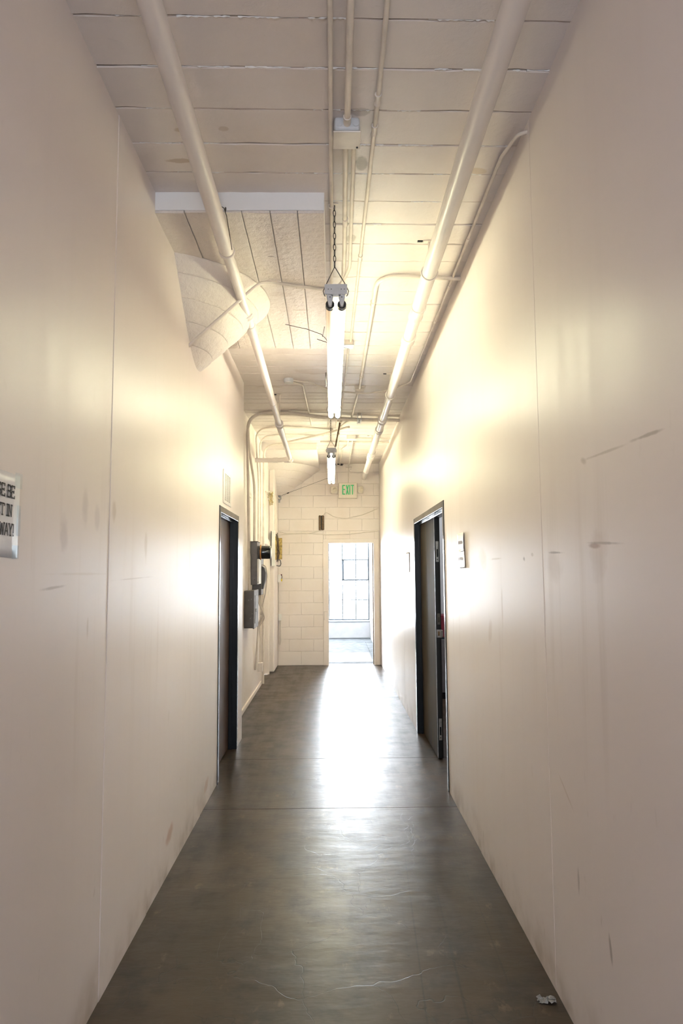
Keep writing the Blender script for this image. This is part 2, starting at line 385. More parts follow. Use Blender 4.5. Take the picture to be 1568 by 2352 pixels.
# recessed wall beyond the left door, with a cream door near its far end and a stub of column wall
CD0, CD1 = 9.42, 10.36
rc = struct(MB().box(XREC-.16, XREC, YEND-.25, CD0, -.01, ZC+.05).box(XREC-.16, XREC, CD0, CD1, 2.0, ZC+.05).box(XREC-.16, XREC, CD1, YE+.15, -.01, ZC+.05).build('wall_recess', 'block'))
struct(MB().box(XREC, -.882, 10.50, YE, 0, ZC+.04).build('wall_pier', 'block', None, .02, 3))
bb = struct(MB().box(XREC, XREC+.018, YEND+.02, CD0-.06, 0, .055).build('baseboard_left', 'block', None, .006, 2))
# far wall of painted concrete blocks, each block its own piece, joints recessed
DX0, DX1, DZ = -.141, .773, 2.046                 # outer edges of the far doorway's casing
JX0, JX1, JZ = -.056, .684, 1.980                 # clear opening
wf = struct(MB().box(XREC-.16, JX0-.03, YE+.006, YE+.15, -.01, ZC+.3).box(JX1+.03, XR+.16, YE+.006, YE+.15, -.01, ZC+.3).box(JX0-.03, JX1+.03, YE+.006, YE+.15, JZ+.03, ZC+.3).build('wall_far', 'mortar'))
bmesh_cache = {}
def block(x0, x1, z0, z1):
    g = .0025
    key = (round(x1-x0, 3), round(z1-z0, 3))
    if key not in bmesh_cache:
        w, h = key
        o = MB().box(-w/2+g, w/2-g, 0, .05, -h/2+g, h/2-g).build('block', 'block', wf, .003, 2); bmesh_cache[key] = o.data
    else:
        o = bpy.data.objects.new('block', bmesh_cache[key]); COL.objects.link(o); o.parent = wf
        b = o.modifiers.new('bevel', 'BEVEL'); b.width = .003; b.segments = 2; b.limit_method = 'ANGLE'
    o.location = ((x0+x1)/2, YE+random.uniform(-.0012, .0012), (z0+z1)/2)
zs = [0.0] + [.03+.1955*k for k in range(1, 17)] + [ZC+.02]
for k, (z0, z1) in enumerate(zip(zs[:-1], zs[1:])):
    x = -.882 - (.20 if k % 2 else 0) - .02
    xs = []
    while x < XR: xs.append((x, x+.40)); x += .40
    for x0, x1 in xs:
        for (a, b, zz) in ([(x0, min(x1, DX0), z0), (max(x0, DX1), x1, z0)] + ([(max(x0, DX0), min(x1, DX1), DZ)] if z1 > DZ+.02 else []) if z0 < DZ-.03 else [(x0, x1, z0)]):
            a, b = max(a, -.884), min(b, XR-.001)
            if b-a > .012: block(a, b, zz, z1)
# ragged dark holes where old conduits go through the top of the block wall
for (cx, w) in ((.075, .035), (.155, .05)):
    P = []
    for k in range(14):
        a = k*2*math.pi/14; j = random.uniform(.6, 1.15); P.append((cx+math.cos(a)*w*j, ZC-.012+math.sin(a)*.020*j))
    MB().prism(P, 1, YE-.003, YE+.004).build('hole', 'dark', wf)
# ceiling: board-marked concrete, every board strip proud or uneven by a hair
ce = struct(BX(XREC-.2, XR+.16, YB, YE+.15, ZC+.03, ZC+.22).build('ceiling', 'ceiling'))
ys = [YB, -2.2, -.9, .4, 1.2, 1.43, 1.645, 1.86, 2.076, 2.298, 2.518, 2.736, 2.944, 3.177, 3.398, 3.611, 3.822]
while ys[-1] < YE-.2:
    ys.append(ys[-1] + random.choice((.215, .215, .16, .19, .12, .105)))
ys[-1] = YE
for i, (a, b) in enumerate(zip(ys[:-1], ys[1:])):
    x0, x1 = (XL-.02 if b < YEND+.05 else XREC-.01), XR+.01
    n = 26; dz = random.uniform(-.0022, .0022); rows = []
    ja = [random.choice((0, 0, 0, 0, 0, .001, .004)) for _ in range(n+1)]; jb = [random.choice((0, 0, 0, 0, 0, .001, .004)) for _ in range(n+1)]
    vs = []; fs = []
    for k in range(n+1):
        x = x0+(x1-x0)*k/n; sk = .011*x if 1.5 < a < 4.2 and b < 4.5 else .004*x
        w = random.uniform(-.0012, .0012); e = .003+random.uniform(0, .002)
        y0, y1 = a+sk+.0012+ja[k], b+sk-.0012-jb[k]
        z = ZC+dz
        vs += [(x, y0, ZC+.03), (x, y0, z+.0035), (x, y0+e, z+w), (x, y1-e, z+w), (x, y1, z+.0035), (x, y1, ZC+.03)]
    for k in range(n):
        for q in range(5): fs.append((k*6+q, k*6+q+1, k*6+q+7, k*6+q+6))
    MB().add(vs, fs).build('board', 'ceiling', ce)
for yy, k in ((2.076, .75), (2.298, .85), (2.518, .45), (2.736, .6), (2.944, .55), (3.177, .4), (3.398, .3)):
    x = XL+.03; rid = MB()
    while x < XR-.05:
        L = random.uniform(.03, .22)
        if random.random() < k and (yy < 3.1 or x > 0):
            P, r = [], []
            q = 0.
            while q <= L:
                xx = x+q; P.append((xx, yy+.011*xx+random.uniform(-.002, .002), ZC+.0015)); r.append(random.choice((.0012, .002, .003, .0055))); q += .009
            if len(P) > 2: rid.sweep(P, r, 6)
        x += L+random.uniform(.01, .06)
    rid.build('paint_ridge', 'white_face', ce)['kind'] = 'stuff'
# drop panels and the mushroom heads of two columns buried in the left wall
SOF = 3.20
dp = struct(BX(XREC-.15, -.027, 3.10, 5.075, SOF+.012, ZC+.03).build('drop_panel', 'white_face', None, .004, 2), 'thickened slab panel with a fresh white front edge')
xe = [-.90, -.69, -.555, -.42, -.285, -.155, -.0275]
for a, b in zip(xe[:-1], xe[1:]):
    dz = random.uniform(-.004, .004)
    MB().box(a+.0015, b-.0015, 3.1025, 5.074, SOF+dz, SOF+.0118).build('board', 'soffit', dp, .004, 2)
dp2 = struct(BX(XREC-.15, -.20, 9.385, YE, SOF+.012, ZC+.03).build('drop_panel', 'ceiling', None, .004, 2), 'thickened slab panel against the far wall')
BX(XREC-.1, -.2005, 9.3855, YE-.001, SOF, SOF+.0118).build('board', 'ceiling', dp2, .003, 2)
def capital(name, cx, cy, r0, ztop, slope, levels, mat, label, ymax=99, xmin=-99):
    root = struct(empty(name, (cx, cy, ztop)), label)
    n = 72
    for k in range(len(levels)-1):
        za, zb = ztop-levels[k], ztop-levels[k+1]
        ra, rb = r0-levels[k]*slope, r0-levels[k+1]*slope
        st = .0045
        prof = [(ra-.03, za-.001), (ra, za-.001), (ra-.002, za-.008), (rb+st, zb+.006), (rb+st-.004, zb), (rb-.03, zb)]
        vs = []; fs = []
        ang = [i*2*math.pi/n for i in range(n)]
        for a in ang:
            j = 1+random.uniform(-.002, .002)
            for (r, z) in prof: vs.append((cx+math.cos(a)*r*j, min(cy+math.sin(a)*r*j, ymax), z))
        q = len(prof)
        for i in range(n):
            for t in range(q-1): fs.append((i*q+t, ((i+1) % n)*q+t, ((i+1) % n)*q+t+1, i*q+t+1))
        MB().add(vs, fs, True).build('form_band', mat, root)
    return root
capital('column_capital', -1.07, 4.145, .69, SOF, 1.0, [0, .075, .17, .265, .36, .455], 'soffit', 'flared round column head emerging from the left wall')
capital('column_capital', -1.17, YE+.05, .985, SOF, 1.38, [0, .10, .20, .30, .40, .44], 'ceiling', 'flared round column head at the far block wall', ymax=YE+.02)
# unseen wall behind the camera; its window is added to let in daylight fill
struct(MB().box(XL-.16, -.40, YB-.15, YB, -.01, ZC+.05).box(.40, XR+.16, YB-.15, YB, -.01, ZC+.05).box(-.40, .40, YB-.15, YB, 2.1, ZC+.05).box(-.40, .40, YB-.15, YB, -.01, 1.15).build('wall_back', 'block'))
wb = struct(empty('window_fill', (0, YB-.1, .8)))
MB().box(-.40, -.37, YB-.12, YB-.07, 1.15, 2.1).box(.37, .40, YB-.12, YB-.07, 1.15, 2.1).box(-.37, .37, YB-.12, YB-.07, 2.07, 2.1).box(-.37, .37, YB-.12, YB-.07, 1.15, 1.18).box(-.012, .012, YB-.12, YB-.07, 1.18, 2.07).build('window_frame', 'window_metal', wb)
for a, b in ((-.37, -.012), (.012, .37)): BX(a, b, YB-.1, YB-.094, 1.18, 2.07).build('pane', 'glass', wb)
portal((0, YB-.16, 1.625), (R_(90), 0, 0), .80, .95)

# ------------------------------------------------------------------ bright room beyond the far doorway
BXR = .865; BXL = -2.6; BZ = 3.7
fb = struct(BX(BXL-.1, BXR+.12, YE+.15, YBEY+.2, -.20, -.012).build('floor_beyond', 'floor_beyond'))
BX(BXL-.1, BXR+.12, YE+.152, 12.868, -.011, 0).build('slab', 'floor_beyond', fb, .002, 1)
BX(BXL-.1, .705, 12.875, 14.85, -.011, .0).build('slab', 'floor_beyond', fb, .003, 1)
BX(.715, BXR+.12, 12.875, 14.85, -.011, -.004).build('slab', 'floor_beyond', fb, .003, 1)
BX(BXL-.1, BXR+.12, 14.857, YBEY+.2, -.011, .0).build('slab', 'floor_beyond', fb, .003, 1)
struct(BX(BXR, BXR+.12, YE+.15, YBEY+.2, 0, BZ).build('wall_beyond_right', 'ext_wall'))
struct(BX(BXL-.1, BXL, YE+.15, YBEY+.2, 0, BZ).build('wall_beyond_left', 'ext_wall'))
struct(MB().box(BXL-.1, XREC-.16, YE+.006, YE+.15, 0, BZ).box(XREC-.16, BXR+.12, YE+.10, YE+.15, ZC+.3, BZ).build('wall_beyond_near', 'ext_wall'))
struct(MB().box(BXL-.1, BXR+.12, YE+.1, 11.55, BZ, BZ+.12).box(BXL-.1, BXR+.12, 12.87, YBEY+.2, BZ, BZ+.12).box(BXL-.1, -.45, 11.55, 12.87, BZ, BZ+.12).build('ceiling_beyond', 'ext_wall'))  # roof opening added so the sun makes the bright floor patch
SZ, WT = .40, 3.4
struct(MB().box(BXL, BXR, YBEY, YBEY+.2, 0, SZ).box(BXL, BXR, YBEY, YBEY+.2, WT, BZ).build('wall_beyond_far', 'sill'))
w1 = struct(empty('window_1', (0, YBEY+.1, SZ)), 'steel sash window of small panes, blown out by daylight')
BX(BXL, BXR, YBEY-.03, YBEY+.02, SZ-.03, SZ).build('window_sill', 'sill', w1, .005, 1)
pw, ph = .312, .462
xs = [BXR-k*pw for k in range(0, 12)]; zs2 = [SZ+k*ph for k in range(0, 7)]
for k, x in enumerate(xs): MB().box(x-.013 if k else x-.03, x+.013 if k else x, YBEY+.075, YBEY+.115, SZ, WT).build('mullion', 'window_metal', w1)
for k, z in enumerate(zs2):
    MB().box(BXL, BXR-.03, YBEY+.08, YBEY+.11, z-.011 if k else z, z+.011 if k else z+.03).build('glazing_bar', 'window_metal', w1)
for i in range(9):
    for j in range(6):
        BX(xs[i+1]+.013, xs[i]-.013, YBEY+.093, YBEY+.097, zs2[j]+.011, zs2[j+1]-.011).build('pane', 'glass', w1)
for i in (0, 3):      # two hinged vents in the sash, their frames heavier
    a, b, z0, z1 = xs[i+2]+.005, xs[i]-.02, zs2[2], zs2[3]
    MB().box(a, a+.035, YBEY+.05, YBEY+.08, z0, z1).box(b-.02, b, YBEY+.05, YBEY+.08, z0, z1).box(a, b, YBEY+.05, YBEY+.08, z0-.02, z0+.015).box(a, b, YBEY+.05, YBEY+.08, z1-.015, z1+.015).build('vent_frame', 'window_metal', w1)
portal(((BXL+BXR)/2, YBEY+.24, (SZ+WT)/2), (R_(-90), 0, 0), BXR-BXL, WT-SZ)

# ------------------------------------------------------------------ side room glimpsed through the double door
struct(MB().box(XR+.16, 3.4, 3.6, 3.7, 0, 3.0).box(XR+.16, 3.4, 8.6, 8.7, 0, 3.0).box(3.4, 3.5, 3.6, 8.7, 0, 3.0).build('wall_side_room', 'ext_wall'))
struct(BX(XR+.16, 3.5, 3.6, 8.7, 3.0, 3.1).build('ceiling_side_room', 'ext_wall'))
struct(BX(1.1, 3.5, 3.6, 8.7, -.2, 0).build('floor_side_room', 'floor'))
ld = bpy.data.lights.new('side_room_fill_light', 'POINT'); ld.energy = 70; ld.shadow_soft_size = .15; ld.color = (.95, .97, 1)  # added point light, no fixture; brightens the wall seen through the gap
lo = bpy.data.objects.new('side_room_fill_light', ld); COL.objects.link(lo); lo.location = (2.3, 7.2, 2.6)

# ------------------------------------------------------------------ doors
d1 = struct(empty('door_1', (XL, (LD0+LD1)/2, 0)), 'brown wooden door in a black steel frame')
fw = .05
def casing(root, x, s, y0, y1, h):
    """steel frame: s=+1 when the corridor lies at larger x"""
    a, b = sorted((x+s*.006, x-s*.13))
    for (p, q) in ((y0, y0+fw), (y1-fw, y1)):
        j = BX(a, b, p, q, 0, h).build('jamb', 'frame', root, .003, 2)
    BX(a, b, y0+fw, y1-fw, h-fw, h).build('head', 'frame', root, .003, 2)
casing(d1, XL, 1, LD0, LD1, LDH)
xs0 = XL-.036
for (p, q) in ((LD0+fw, LD0+fw+.014), (LD1-fw-.014, LD1-fw)): BX(xs0-.03, xs0, p, q, 0, LDH-fw).build('stop', 'frame', d1, .002, 1)
BX(xs0-.03, xs0, LD0+fw, LD1-fw, LDH-fw-.014, LDH-fw).build('stop', 'frame', d1, .002, 1)
lf = BX(XL-.112, XL-.068, LD0+fw+.003, LD1-fw-.003, .008, LDH-fw-.004).build('leaf', 'wood_brown', d1, .002, 1)
lf['label'] = 'brown wood veneer door leaf'
MB().cyl((XL-.068, LD0+.12, 1.0), (XL-.035, LD0+.12, 1.0), .012).cyl((XL-.04, LD0+.12, 1.0), (XL-.018, LD0+.12, 1.0), .026).build('knob', 'steel', lf)
struct(BX(XL-.30, XL-.165, LD0-.1, LD1+.1, 0, 2.2).build('wall_behind_door', 'dark'))

d2 = struct(empty('door_2', (XR, (RD0+RD1)/2, 0)), 'dark wooden double door, near leaf swung open inwards')
casing(d2, XR, -1, RD0, RD1, RDH)
xs1 = XR+.034
BX(xs1, xs1+.012, RD1-fw-.014, RD1-fw, 0, RDH-fw).build('stop', 'frame', d2, .002, 1)
BX(xs1, xs1+.012, RD0+fw, RD1-fw, RDH-fw-.014, RDH-fw).build('stop', 'frame', d2, .002, 1)
YM = 5.62
lf = BX(XR+.052, XR+.096, YM, RD1-fw-.003, .008, RDH-fw-.004).build('leaf', 'wood_dark', d2, .002, 1); lf['label'] = 'closed leaf of weathered dark wood'
BX(XR+.0535, XR+.0945, YM-.0025, YM+.001, .010, RDH-fw-.006).build('edge_strip', 'black', lf)
BX(XR+.0505, XR+.0555, YM-.002, YM+.006, .010, RDH-fw-.006).build('edge_trim', 'steel', lf)
for zc, hh in ((1.665, .085), (.235, .085)):
    f = BX(XR+.062, XR+.086, YM-.005, YM-.002, zc-hh, zc+hh).build('flush_bolt', 'steel', lf, .001, 1)
    BX(XR+.068, XR+.080, YM-.0075, YM-.005, zc-.045, zc+.02).build('lever', 'frame', f, .001, 1)
    MB().cyl((XR+.074, YM-.007, zc-.065), (XR+.074, YM-.002, zc-.065), .005, 10).build('screw', 'dark', f)
f = BX(XR+.064, XR+.088, YM-.005, YM-.002, 1.07, 1.16).build('strike_plate', 'grey_box', lf, .001, 1)
BX(XR+.07, XR+.082, YM-.0065, YM-.005, 1.09, 1.13).build('keeper', 'dark', f)
f = MB().box(XR+.058, XR+.098, YM-.006, YM-.002, .965, 1.03).box(XR+.093, XR+.108, YM-.014, YM+.01, .97, 1.025).build('strike_plate', 'steel', lf, .002, 2)
BX(XR+.066, XR+.082, YM-.008, YM-.006, .98, 1.015).build('keeper', 'brown', f)
lf2 = BX(XR+.15, XR+.15+.79, RD0+fw+.02, RD0+fw+.064, .008, RDH-fw-.004).build('leaf', 'wood_dark', d2, .002, 1); lf2['label'] = 'near leaf of the double door, swung open into the side room'
# things seen in the sliver of the side room
t = thing('storage_cabinet', 'low black cabinet glimpsed through the gap of the double door', 'cabinet', (1.45, 8.38, 0))
MB().box(1.25, 2.05, 8.20, 8.58, .06, .72).build('body', 'frame', t, .006, 2); BX(1.27, 2.03, 8.23, 8.56, 0, .06).build('plinth', 'black', t)
for a, b in ((1.26, 1.645), (1.655, 2.04)):
    q = BX(a, b, 8.185, 8.20, .08, .70).build('door', 'grey_box', t, .003, 1); BX((a+b)/2-.05, (a+b)/2+.05, 8.172, 8.185, .62, .635).build('handle', 'steel', q)
t = thing('storage_box', 'dark red lidded box on the low black cabinet in the side room', 'box', (1.4, 8.38, .72))
BX(1.28, 1.62, 8.24, 8.54, .72, .94).build('body', 'red', t, .006, 2); BX(1.275, 1.625, 8.235, 8.545, .93, .98).build('lid', 'red', t, .006, 2)

d3 = struct(empty('door_3', ((DX0+DX1)/2, YE, 0)), 'cream wooden casing of the open doorway in the block wall')
BX(DX0, JX0, YE-.016, YE+.002, 0, .73).build('casing', 'block', d3, .003, 2)
BX(DX0-.004, JX0, YE-.017, YE+.002, .86, DZ).build('casing', 'block', d3, .003, 2)
q = BX(DX0+.015, JX0, YE-.012, YE+.002, .73, .86).build('strike_block', 'block', d3, .003, 2); BX(JX0-.03, JX0-.008, YE-.015, YE-.012, .765, .83).build('strike_plate', 'fixture', q)
BX(JX1, DX1, YE-.016, YE+.002, 0, DZ).build('casing', 'block', d3, .003, 2)
BX(JX0, JX1, YE-.016, YE+.002, JZ, DZ).build('casing', 'block', d3, .003, 2)
BX(JX0-.03, JX0, YE, YE+.16, 0, JZ).build('jamb', 'block', d3, .002, 1); BX(JX1, JX1+.03, YE, YE+.16, 0, JZ).build('jamb', 'block', d3, .002, 1)
BX(JX0-.03, JX1+.03, YE, YE+.16, JZ, JZ+.03).build('head', 'block', d3, .002, 1)
BX(JX1-.016, JX1, YE+.07, YE+.115, 0, JZ).build('stop', 'brown', d3, .002, 1)

d4 = struct(empty('door_4', (XREC, (CD0+CD1)/2, 0)), 'door painted cream like the recessed wall around it')
for (p, q) in ((CD0, CD0+.09), (CD1-.09, CD1)):
    c = BX(XREC-.13, XREC+.02, p, q, 0, 2.0).build('jamb', 'block', d4, .004, 2); BX(XREC+.019, XREC+.034, p+.03, q-.03, 0, 1.97).build('moulding', 'block', c, .004, 2)
BX(XREC-.13, XREC+.02, CD0+.09, CD1-.09, 1.91, 2.0).build('head', 'block', d4, .004, 2)
BX(XREC-.09, XREC-.045, CD0+.092, CD1-.092, .01, 1.905).build('leaf', 'ply' if 0 else 'block', d4, .003, 1)

# ================================================================== PIPES
def pipe_thing(name, label, cat, segs, couplings, hangers, path_at, loc):
    root = thing(name, label, cat, loc)
    for (pts, r) in segs: MB().sweep(pts, r, 24).build('pipe', 'pipe', root)
    for (y, r, L, flare) in couplings:
        a, b = path_at(y-L/2), path_at(y+L/2); d = (b-a)
        c = MB().sweep([a, a+d*.12, a+d*.14, a+d*.86, a+d*.88, b], [r+.006, r+.006, r+.0025, r+.0025, r+.006, r+.006] if flare else [r, r+.003, r+.003, r+.003, r+.003, r], 24).build('coupling', 'pipe', root)
    for (y, r) in hangers:
        p = path_at(y)
        h = MB().cyl((p.x, y, p.z+r), (p.x, y, ZC+.004), .0055, 8).build('hanger_rod', 'conduit', root)
        MB().torus((p.x, y, p.z), (0, 1, 0), r+.004, .004, 28, 6).build('hanger_ring', 'pipe', h)
        MB().box(p.x-.03, p.x+.012, y-.012, y+.012, ZC-.008, ZC+.004).build('ceiling_plate', 'conduit', h, .002, 1)
        BX(p.x-.062, p.x-.034, y-.007, y+.007, ZC-.006, ZC+.003).build('ceiling_slot', 'black', h)
    return root
rp = lambda y: Vector((.538, y, 3.131 - (y-2)*.0075))
pipe_thing('sprinkler_pipe', 'thick cream painted pipe hung under the ceiling along the right wall', 'pipe',
           [([rp(YB+.02), rp(4.05)], .0405), ([rp(4.05), rp(YE+.02)], .0385)],
           [(4.12, .0405, .17, True), (4.60, .042, .10, True), (7.05, .041, .14, True), (7.55, .041, .10, True), (9.25, .044, .22, True), (10.55, .041, .06, False)],
           [(3.575, .0405), (6.075, .0395), (8.9, .0395)], rp, (.538, 4, 3.09))
LP = [(YB+.02, 3.22), (1.97, 3.15), (3.11, 3.117), (4.43, 3.094), (5.74, 3.03), (6.97, 2.968), (8.55, 2.93)]
def lp(y):
    y = max(LP[0][0], min(LP[-1][0], y))
    for (a, za), (b, zb) in zip(LP[:-1], LP[1:]):
        if a <= y <= b: return Vector((-.52, y, za+(zb-za)*(y-a)/(b-a)))
seg1 = [lp(y) for y in (YB+.02, 1.97, 3.11, 3.30)]
seg2 = fillet([lp(3.30), lp(4.43), lp(5.74), lp(6.97), Vector((-.52, 8.62, 2.928)), Vector((XREC-.02, 8.62, 2.928))], [.5, .5, .5, .5, .05])
lpo = pipe_thing('sprinkler_pipe', 'thinner cream painted pipe along the left ceiling ending in an elbow', 'pipe',
           [(seg1, .037), (seg2, .0295)], [(3.32, .038, .02, False), (4.12, .032, .05, True), (4.37, .032, .16, False), (6.02, .0305, .02, False), (6.72, .036, .05, True), (7.0, .031, .35, False)],
           [(6.80, .0295)], lp, (-.52, 4, 3.07))
MB().sweep([(-.52, 8.55, 2.93), (-.52, 8.61, 2.928), (-.545, 8.62, 2.928), (-.60, 8.62, 2.928)], [.033, .035, .035, .033], 20).build('elbow', 'pipe', lpo)
MB().sweep([(-.68, 8.62, 2.928), (-.74, 8.62, 2.928)], .035, 20).build('coupling', 'pipe', lpo)
q = MB().sweep([(-.505, 2.97, 3.162), (-.486, 3.00, 3.166), (-.480, 3.04, 3.15), (-.481, 3.14, 3.115), (-.487, 3.26, 3.095)], .0022, 6).torus((-.482, 3.02, 3.17), (1, .3, 0), .008, .003, 10, 5).build('tie_wire', 'dark_wire', lpo)

# ================================================================== CONDUITS AND BOXES
def conduit(label, pts, r, couplers=(), bend=.12, straps=(), name='conduit', mat='conduit', cat='conduit'):
    P = fillet(pts, bend)
    root = thing(name, label, cat, P[0])
    MB().sweep(P, r, 12).build('tube', mat, root)
    for p, d in couplers:
        p = Vector(p); d = Vector(d).normalized()
        MB().sweep([p-d*.028, p-d*.022, p-d*.02, p+d*.02, p+d*.022, p+d*.028], [r+.004, r+.004, r+.002, r+.002, r+.004, r+.004], 14).build('coupling', mat, root)
    for p, d in straps:     # one-hole strap against the ceiling
        p = Vector(p); d = Vector(d).normalized(); w = Vector((d.y, -d.x, 0))
        MB().torus(p, d, r+.0025, .0035, 16, 6).box(p.x-.006+min(0, w.x*.03), p.x+.006+max(0, w.x*.03), p.y-.006+min(0, w.y*.03), p.y+.006+max(0, w.y*.03), p.z+r-.001, p.z+r+.004).build('strap', mat, root)
    return root
def zr(r): return ZC-r-.004
conduit('long cream conduit along the ceiling, left of the square junction box', [(.003, YB+.02, zr(.009)), (.003, 2.0, zr(.009)), (.011, 5.2, zr(.009)), (-.04, 8.28, zr(.009))], .009, straps=[((.004, 3.2, zr(.009)), (0, 1, 0))])
conduit('thick cream conduit running from behind the camera into the square junction box', [(.056, YB+.02, 3.272), (.069, 2.575, 3.272)], .0125, couplers=[((.069, 2.545, 3.272), (0, 1, 0))])
jb = thing('junction_box', 'square cream junction box on the ceiling between the conduits', 'junction box', (.069, 2.615, 3.24))
MB().box(.018, .120, 2.56, 2.672, 3.247, ZC+.003).build('body', 'grey_paint', jb, .012, 3)
q = BX(.014, .124, 2.565, 2.678, 3.240, 3.247).build('cover', 'conduit', jb, .003, 2)
MB().cyl((.112, 2.662, 3.2405), (.112, 2.662, 3.2365), .004, 8).build('screw', 'dark', q)
for x in (.038, .104): MB().cyl((x, 2.5605, 3.272), (x, 2.5575, 3.272), .012, 14).build('knockout', 'grey_paint', jb)
conduit('thick cream conduit leaving the junction box towards the far end above the lamps', [(.066, 2.668, 3.272), (.080, 3.82, zr(.012)), (.06, 8.30, zr(.012))], .0115, couplers=[((.0765, 3.33, 3.2775), (.01, 1, .005))])
c3a, c3b = at(600, 646, 2, 3.183), at(434, 797, 0, XL)
conduit('thin cream conduit bending left under the drop panel and down the column head', [(.100, 2.668, 3.274), (.112, 3.86, 3.27), (.055, 3.97, 3.21), (-.05, 3.955, 3.186), (c3a.x, c3a.y, 3.184), (c3b.x-.01, c3b.y, c3b.z)], .0095, bend=[.25, .12, .1, .14],
        straps=[((-.2, 3.91, 3.187), (-1, -.1, 0))])
conduit('cream conduit right of the junction box with two couplings', [(.182, YB+.02, zr(.009)), (.184, 2.4, zr(.009)), (.154, 5.17, zr(.009))], .009, couplers=[((.183, 2.44, zr(.009)), (0, 1, 0)), ((.181, 2.62, zr(.009)), (0, 1, 0)), ((.170, 3.75, zr(.009)), (0, 1, 0))])
jb = thing('junction_box', 'flat cream conduit box beside the nearer fluorescent lamp', 'junction box', (.135, 5.2, 3.25))
MB().box(.07, .175, 5.165, 5.245, 3.262, ZC+.003).build('body', 'conduit', jb, .005, 2); BX(.066, .18, 5.16, 5.25, 3.255, 3.262).build('cover', 'grey_paint', jb, .003, 2)
conduit('thin cream conduit continuing from the flat box beside the nearer lamp', [(.142, 5.24, zr(.008)), (.118, 7.3, zr(.008)), (.10, 8.0, zr(.008))], .008)
conduit('stout cream conduit coming out of the right wall and turning along the ceiling', [(XR+.02, 4.02, zr(.014)), (.285, 3.97, zr(.014)), (.278, 6.50, zr(.014))], .0135, bend=.16, couplers=[((.281, 4.4, zr(.014)), (0, 1, 0)), ((.279, 6.1, zr(.014)), (0, 1, 0))])
jb = thing('junction_box', 'square plate box on the ceiling where the stout conduit ends', 'junction box', (.28, 6.54, 3.25))
MB().box(.225, .335, 6.47, 6.60, 3.288, ZC+.003).build('body', 'conduit', jb, .004, 2); BX(.235, .325, 6.545, 6.60, 3.268, 3.288).build('cover', 'conduit', jb, .003, 2)
conduit('stout cream conduit going on from the plate box, swinging left at its end', [(.275, 6.60, zr(.012)), (.235, 7.85, zr(.012)), (.10, 8.35, zr(.012))], .0115, bend=.3)
conduit('thin cream conduit leaving the right wall and running beside the thick pipe', [(XR+.02, 2.585, 3.262), (.765, 2.62, 3.268), (.742, 2.80, zr(.009)), (.752, 6.32, zr(.009)), (.60, 6.60, zr(.007)), (.32, 6.62, 3.258), (.0, 6.50, 3.260), (-.20, 6.33, zr(.007)), (-.37, 6.245, zr(.007))], .0075, bend=[.05, .2, .2, .2, .3, .3, .3],
        couplers=[((.745, 3.55, zr(.009)), (0, 1, 0)), ((.747, 4.15, zr(.009)), (0, 1, 0)), ((.749, 4.75, zr(.009)), (0, 1, 0))])
jb = thing('junction_box', 'round cream ceiling box left of the nearer lamp', 'junction box', (-.395, 6.235, 3.27))
MB().sweep([(-.395, 6.235, ZC+.004), (-.395, 6.235, 3.272), (-.395, 6.235, 3.264)], [.045, .045, .040], 24).build('body', 'grey_paint', jb)
MB().cyl((-.395, 6.235, 3.264), (-.395, 6.235, 3.256), .036, 24).build('cover', 'fixture', jb)
conduit('cream conduit with an offset bend leading away from the round ceiling box', [(-.375, 6.275, zr(.009)), (-.27, 6.42, zr(.009)), (-.238, 8.20, zr(.009))], .0095, bend=.08)
# the pair that crosses the ceiling and drops down the recessed wall
conduit('cream conduit crossing the whole ceiling and dropping beside the dark box', [(XR+.02, 7.80, 3.262), (.30, 7.72, 3.252), (-.10, 7.60, 3.252), (-.40, 7.47, 3.268), (-.938, 7.52, 3.282), (-.938, 7.80, 1.305)], .0155, bend=[.3, .3, .3, .24], straps=[((.03, 7.640, 3.252), (1, .3, 0)), ((-.47, 7.474, 3.270), (-1, .1, 0))])
conduit('cream conduit close behind the crossing one, dropping to the meter box', [(XR+.02, 7.84, 3.262), (.30, 7.77, 3.252), (-.10, 7.645, 3.252), (-.40, 7.52, 3.268), (-.948, 7.60, 3.284), (-.948, 7.75, 2.95), (-.925, 8.17, 2.55), (-.925, 8.17, 1.86)], .0165, bend=[.3, .3, .3, .2, .3, .3])
t = thing('channel_bracket', 'perforated strut bracket holding the crossing conduits to the ceiling', 'bracket', (.32, 7.73, 3.26))
MB().box(.298, .345, 7.60, 7.84, 3.220, 3.228).box(.298, .304, 7.60, 7.66, 3.228, ZC+.002).box(.339, .345, 7.60, 7.66, 3.228, ZC+.002).build('channel', 'grey_paint', t, .002, 1)
for k in range(3): MB().cyl((.3215, 7.63+k*.06, 3.2205), (.3215, 7.63+k*.06, 3.2175), .009, 12).build('slot', 'dark', t)
conduit('first of three cream conduits sweeping off the ceiling down the recessed wall', [(.02, 8.42, 3.282), (-.60, 8.22, 3.283), (-.945, 8.40, 3.283), (-.945, 8.80, 2.7), (-.945, 8.80, 1.25)], .0115, bend=[.3, .22, .3])
conduit('second of three cream conduits sweeping off the ceiling down the recessed wall', [(-.10, 8.80, 3.283), (-.62, 8.72, 3.283), (-.945, 8.86, 3.283), (-.945, 9.08, 2.7), (-.945, 9.08, .30)], .0105, bend=[.3, .22, .3])
conduit('third and lowest of the cream conduits sweeping down the recessed wall', [(.215, 8.13, 3.250), (-.10, 8.55, 3.250), (-.68, 9.18, 3.250), (-.93, 9.33, 3.245), (-.93, 9.33, 2.8), (-.93, 9.33, .02)], .0145, bend=[.4, .3, .22, .3])
t = thing('channel_bracket', 'small slotted strut bracket on the recessed wall between two conduits', 'bracket', (-.955, 8.0, 2.42))
MB().box(-.968, -.958, 7.86, 8.16, 2.39, 2.46).build('plate', 'conduit', t, .002, 1)
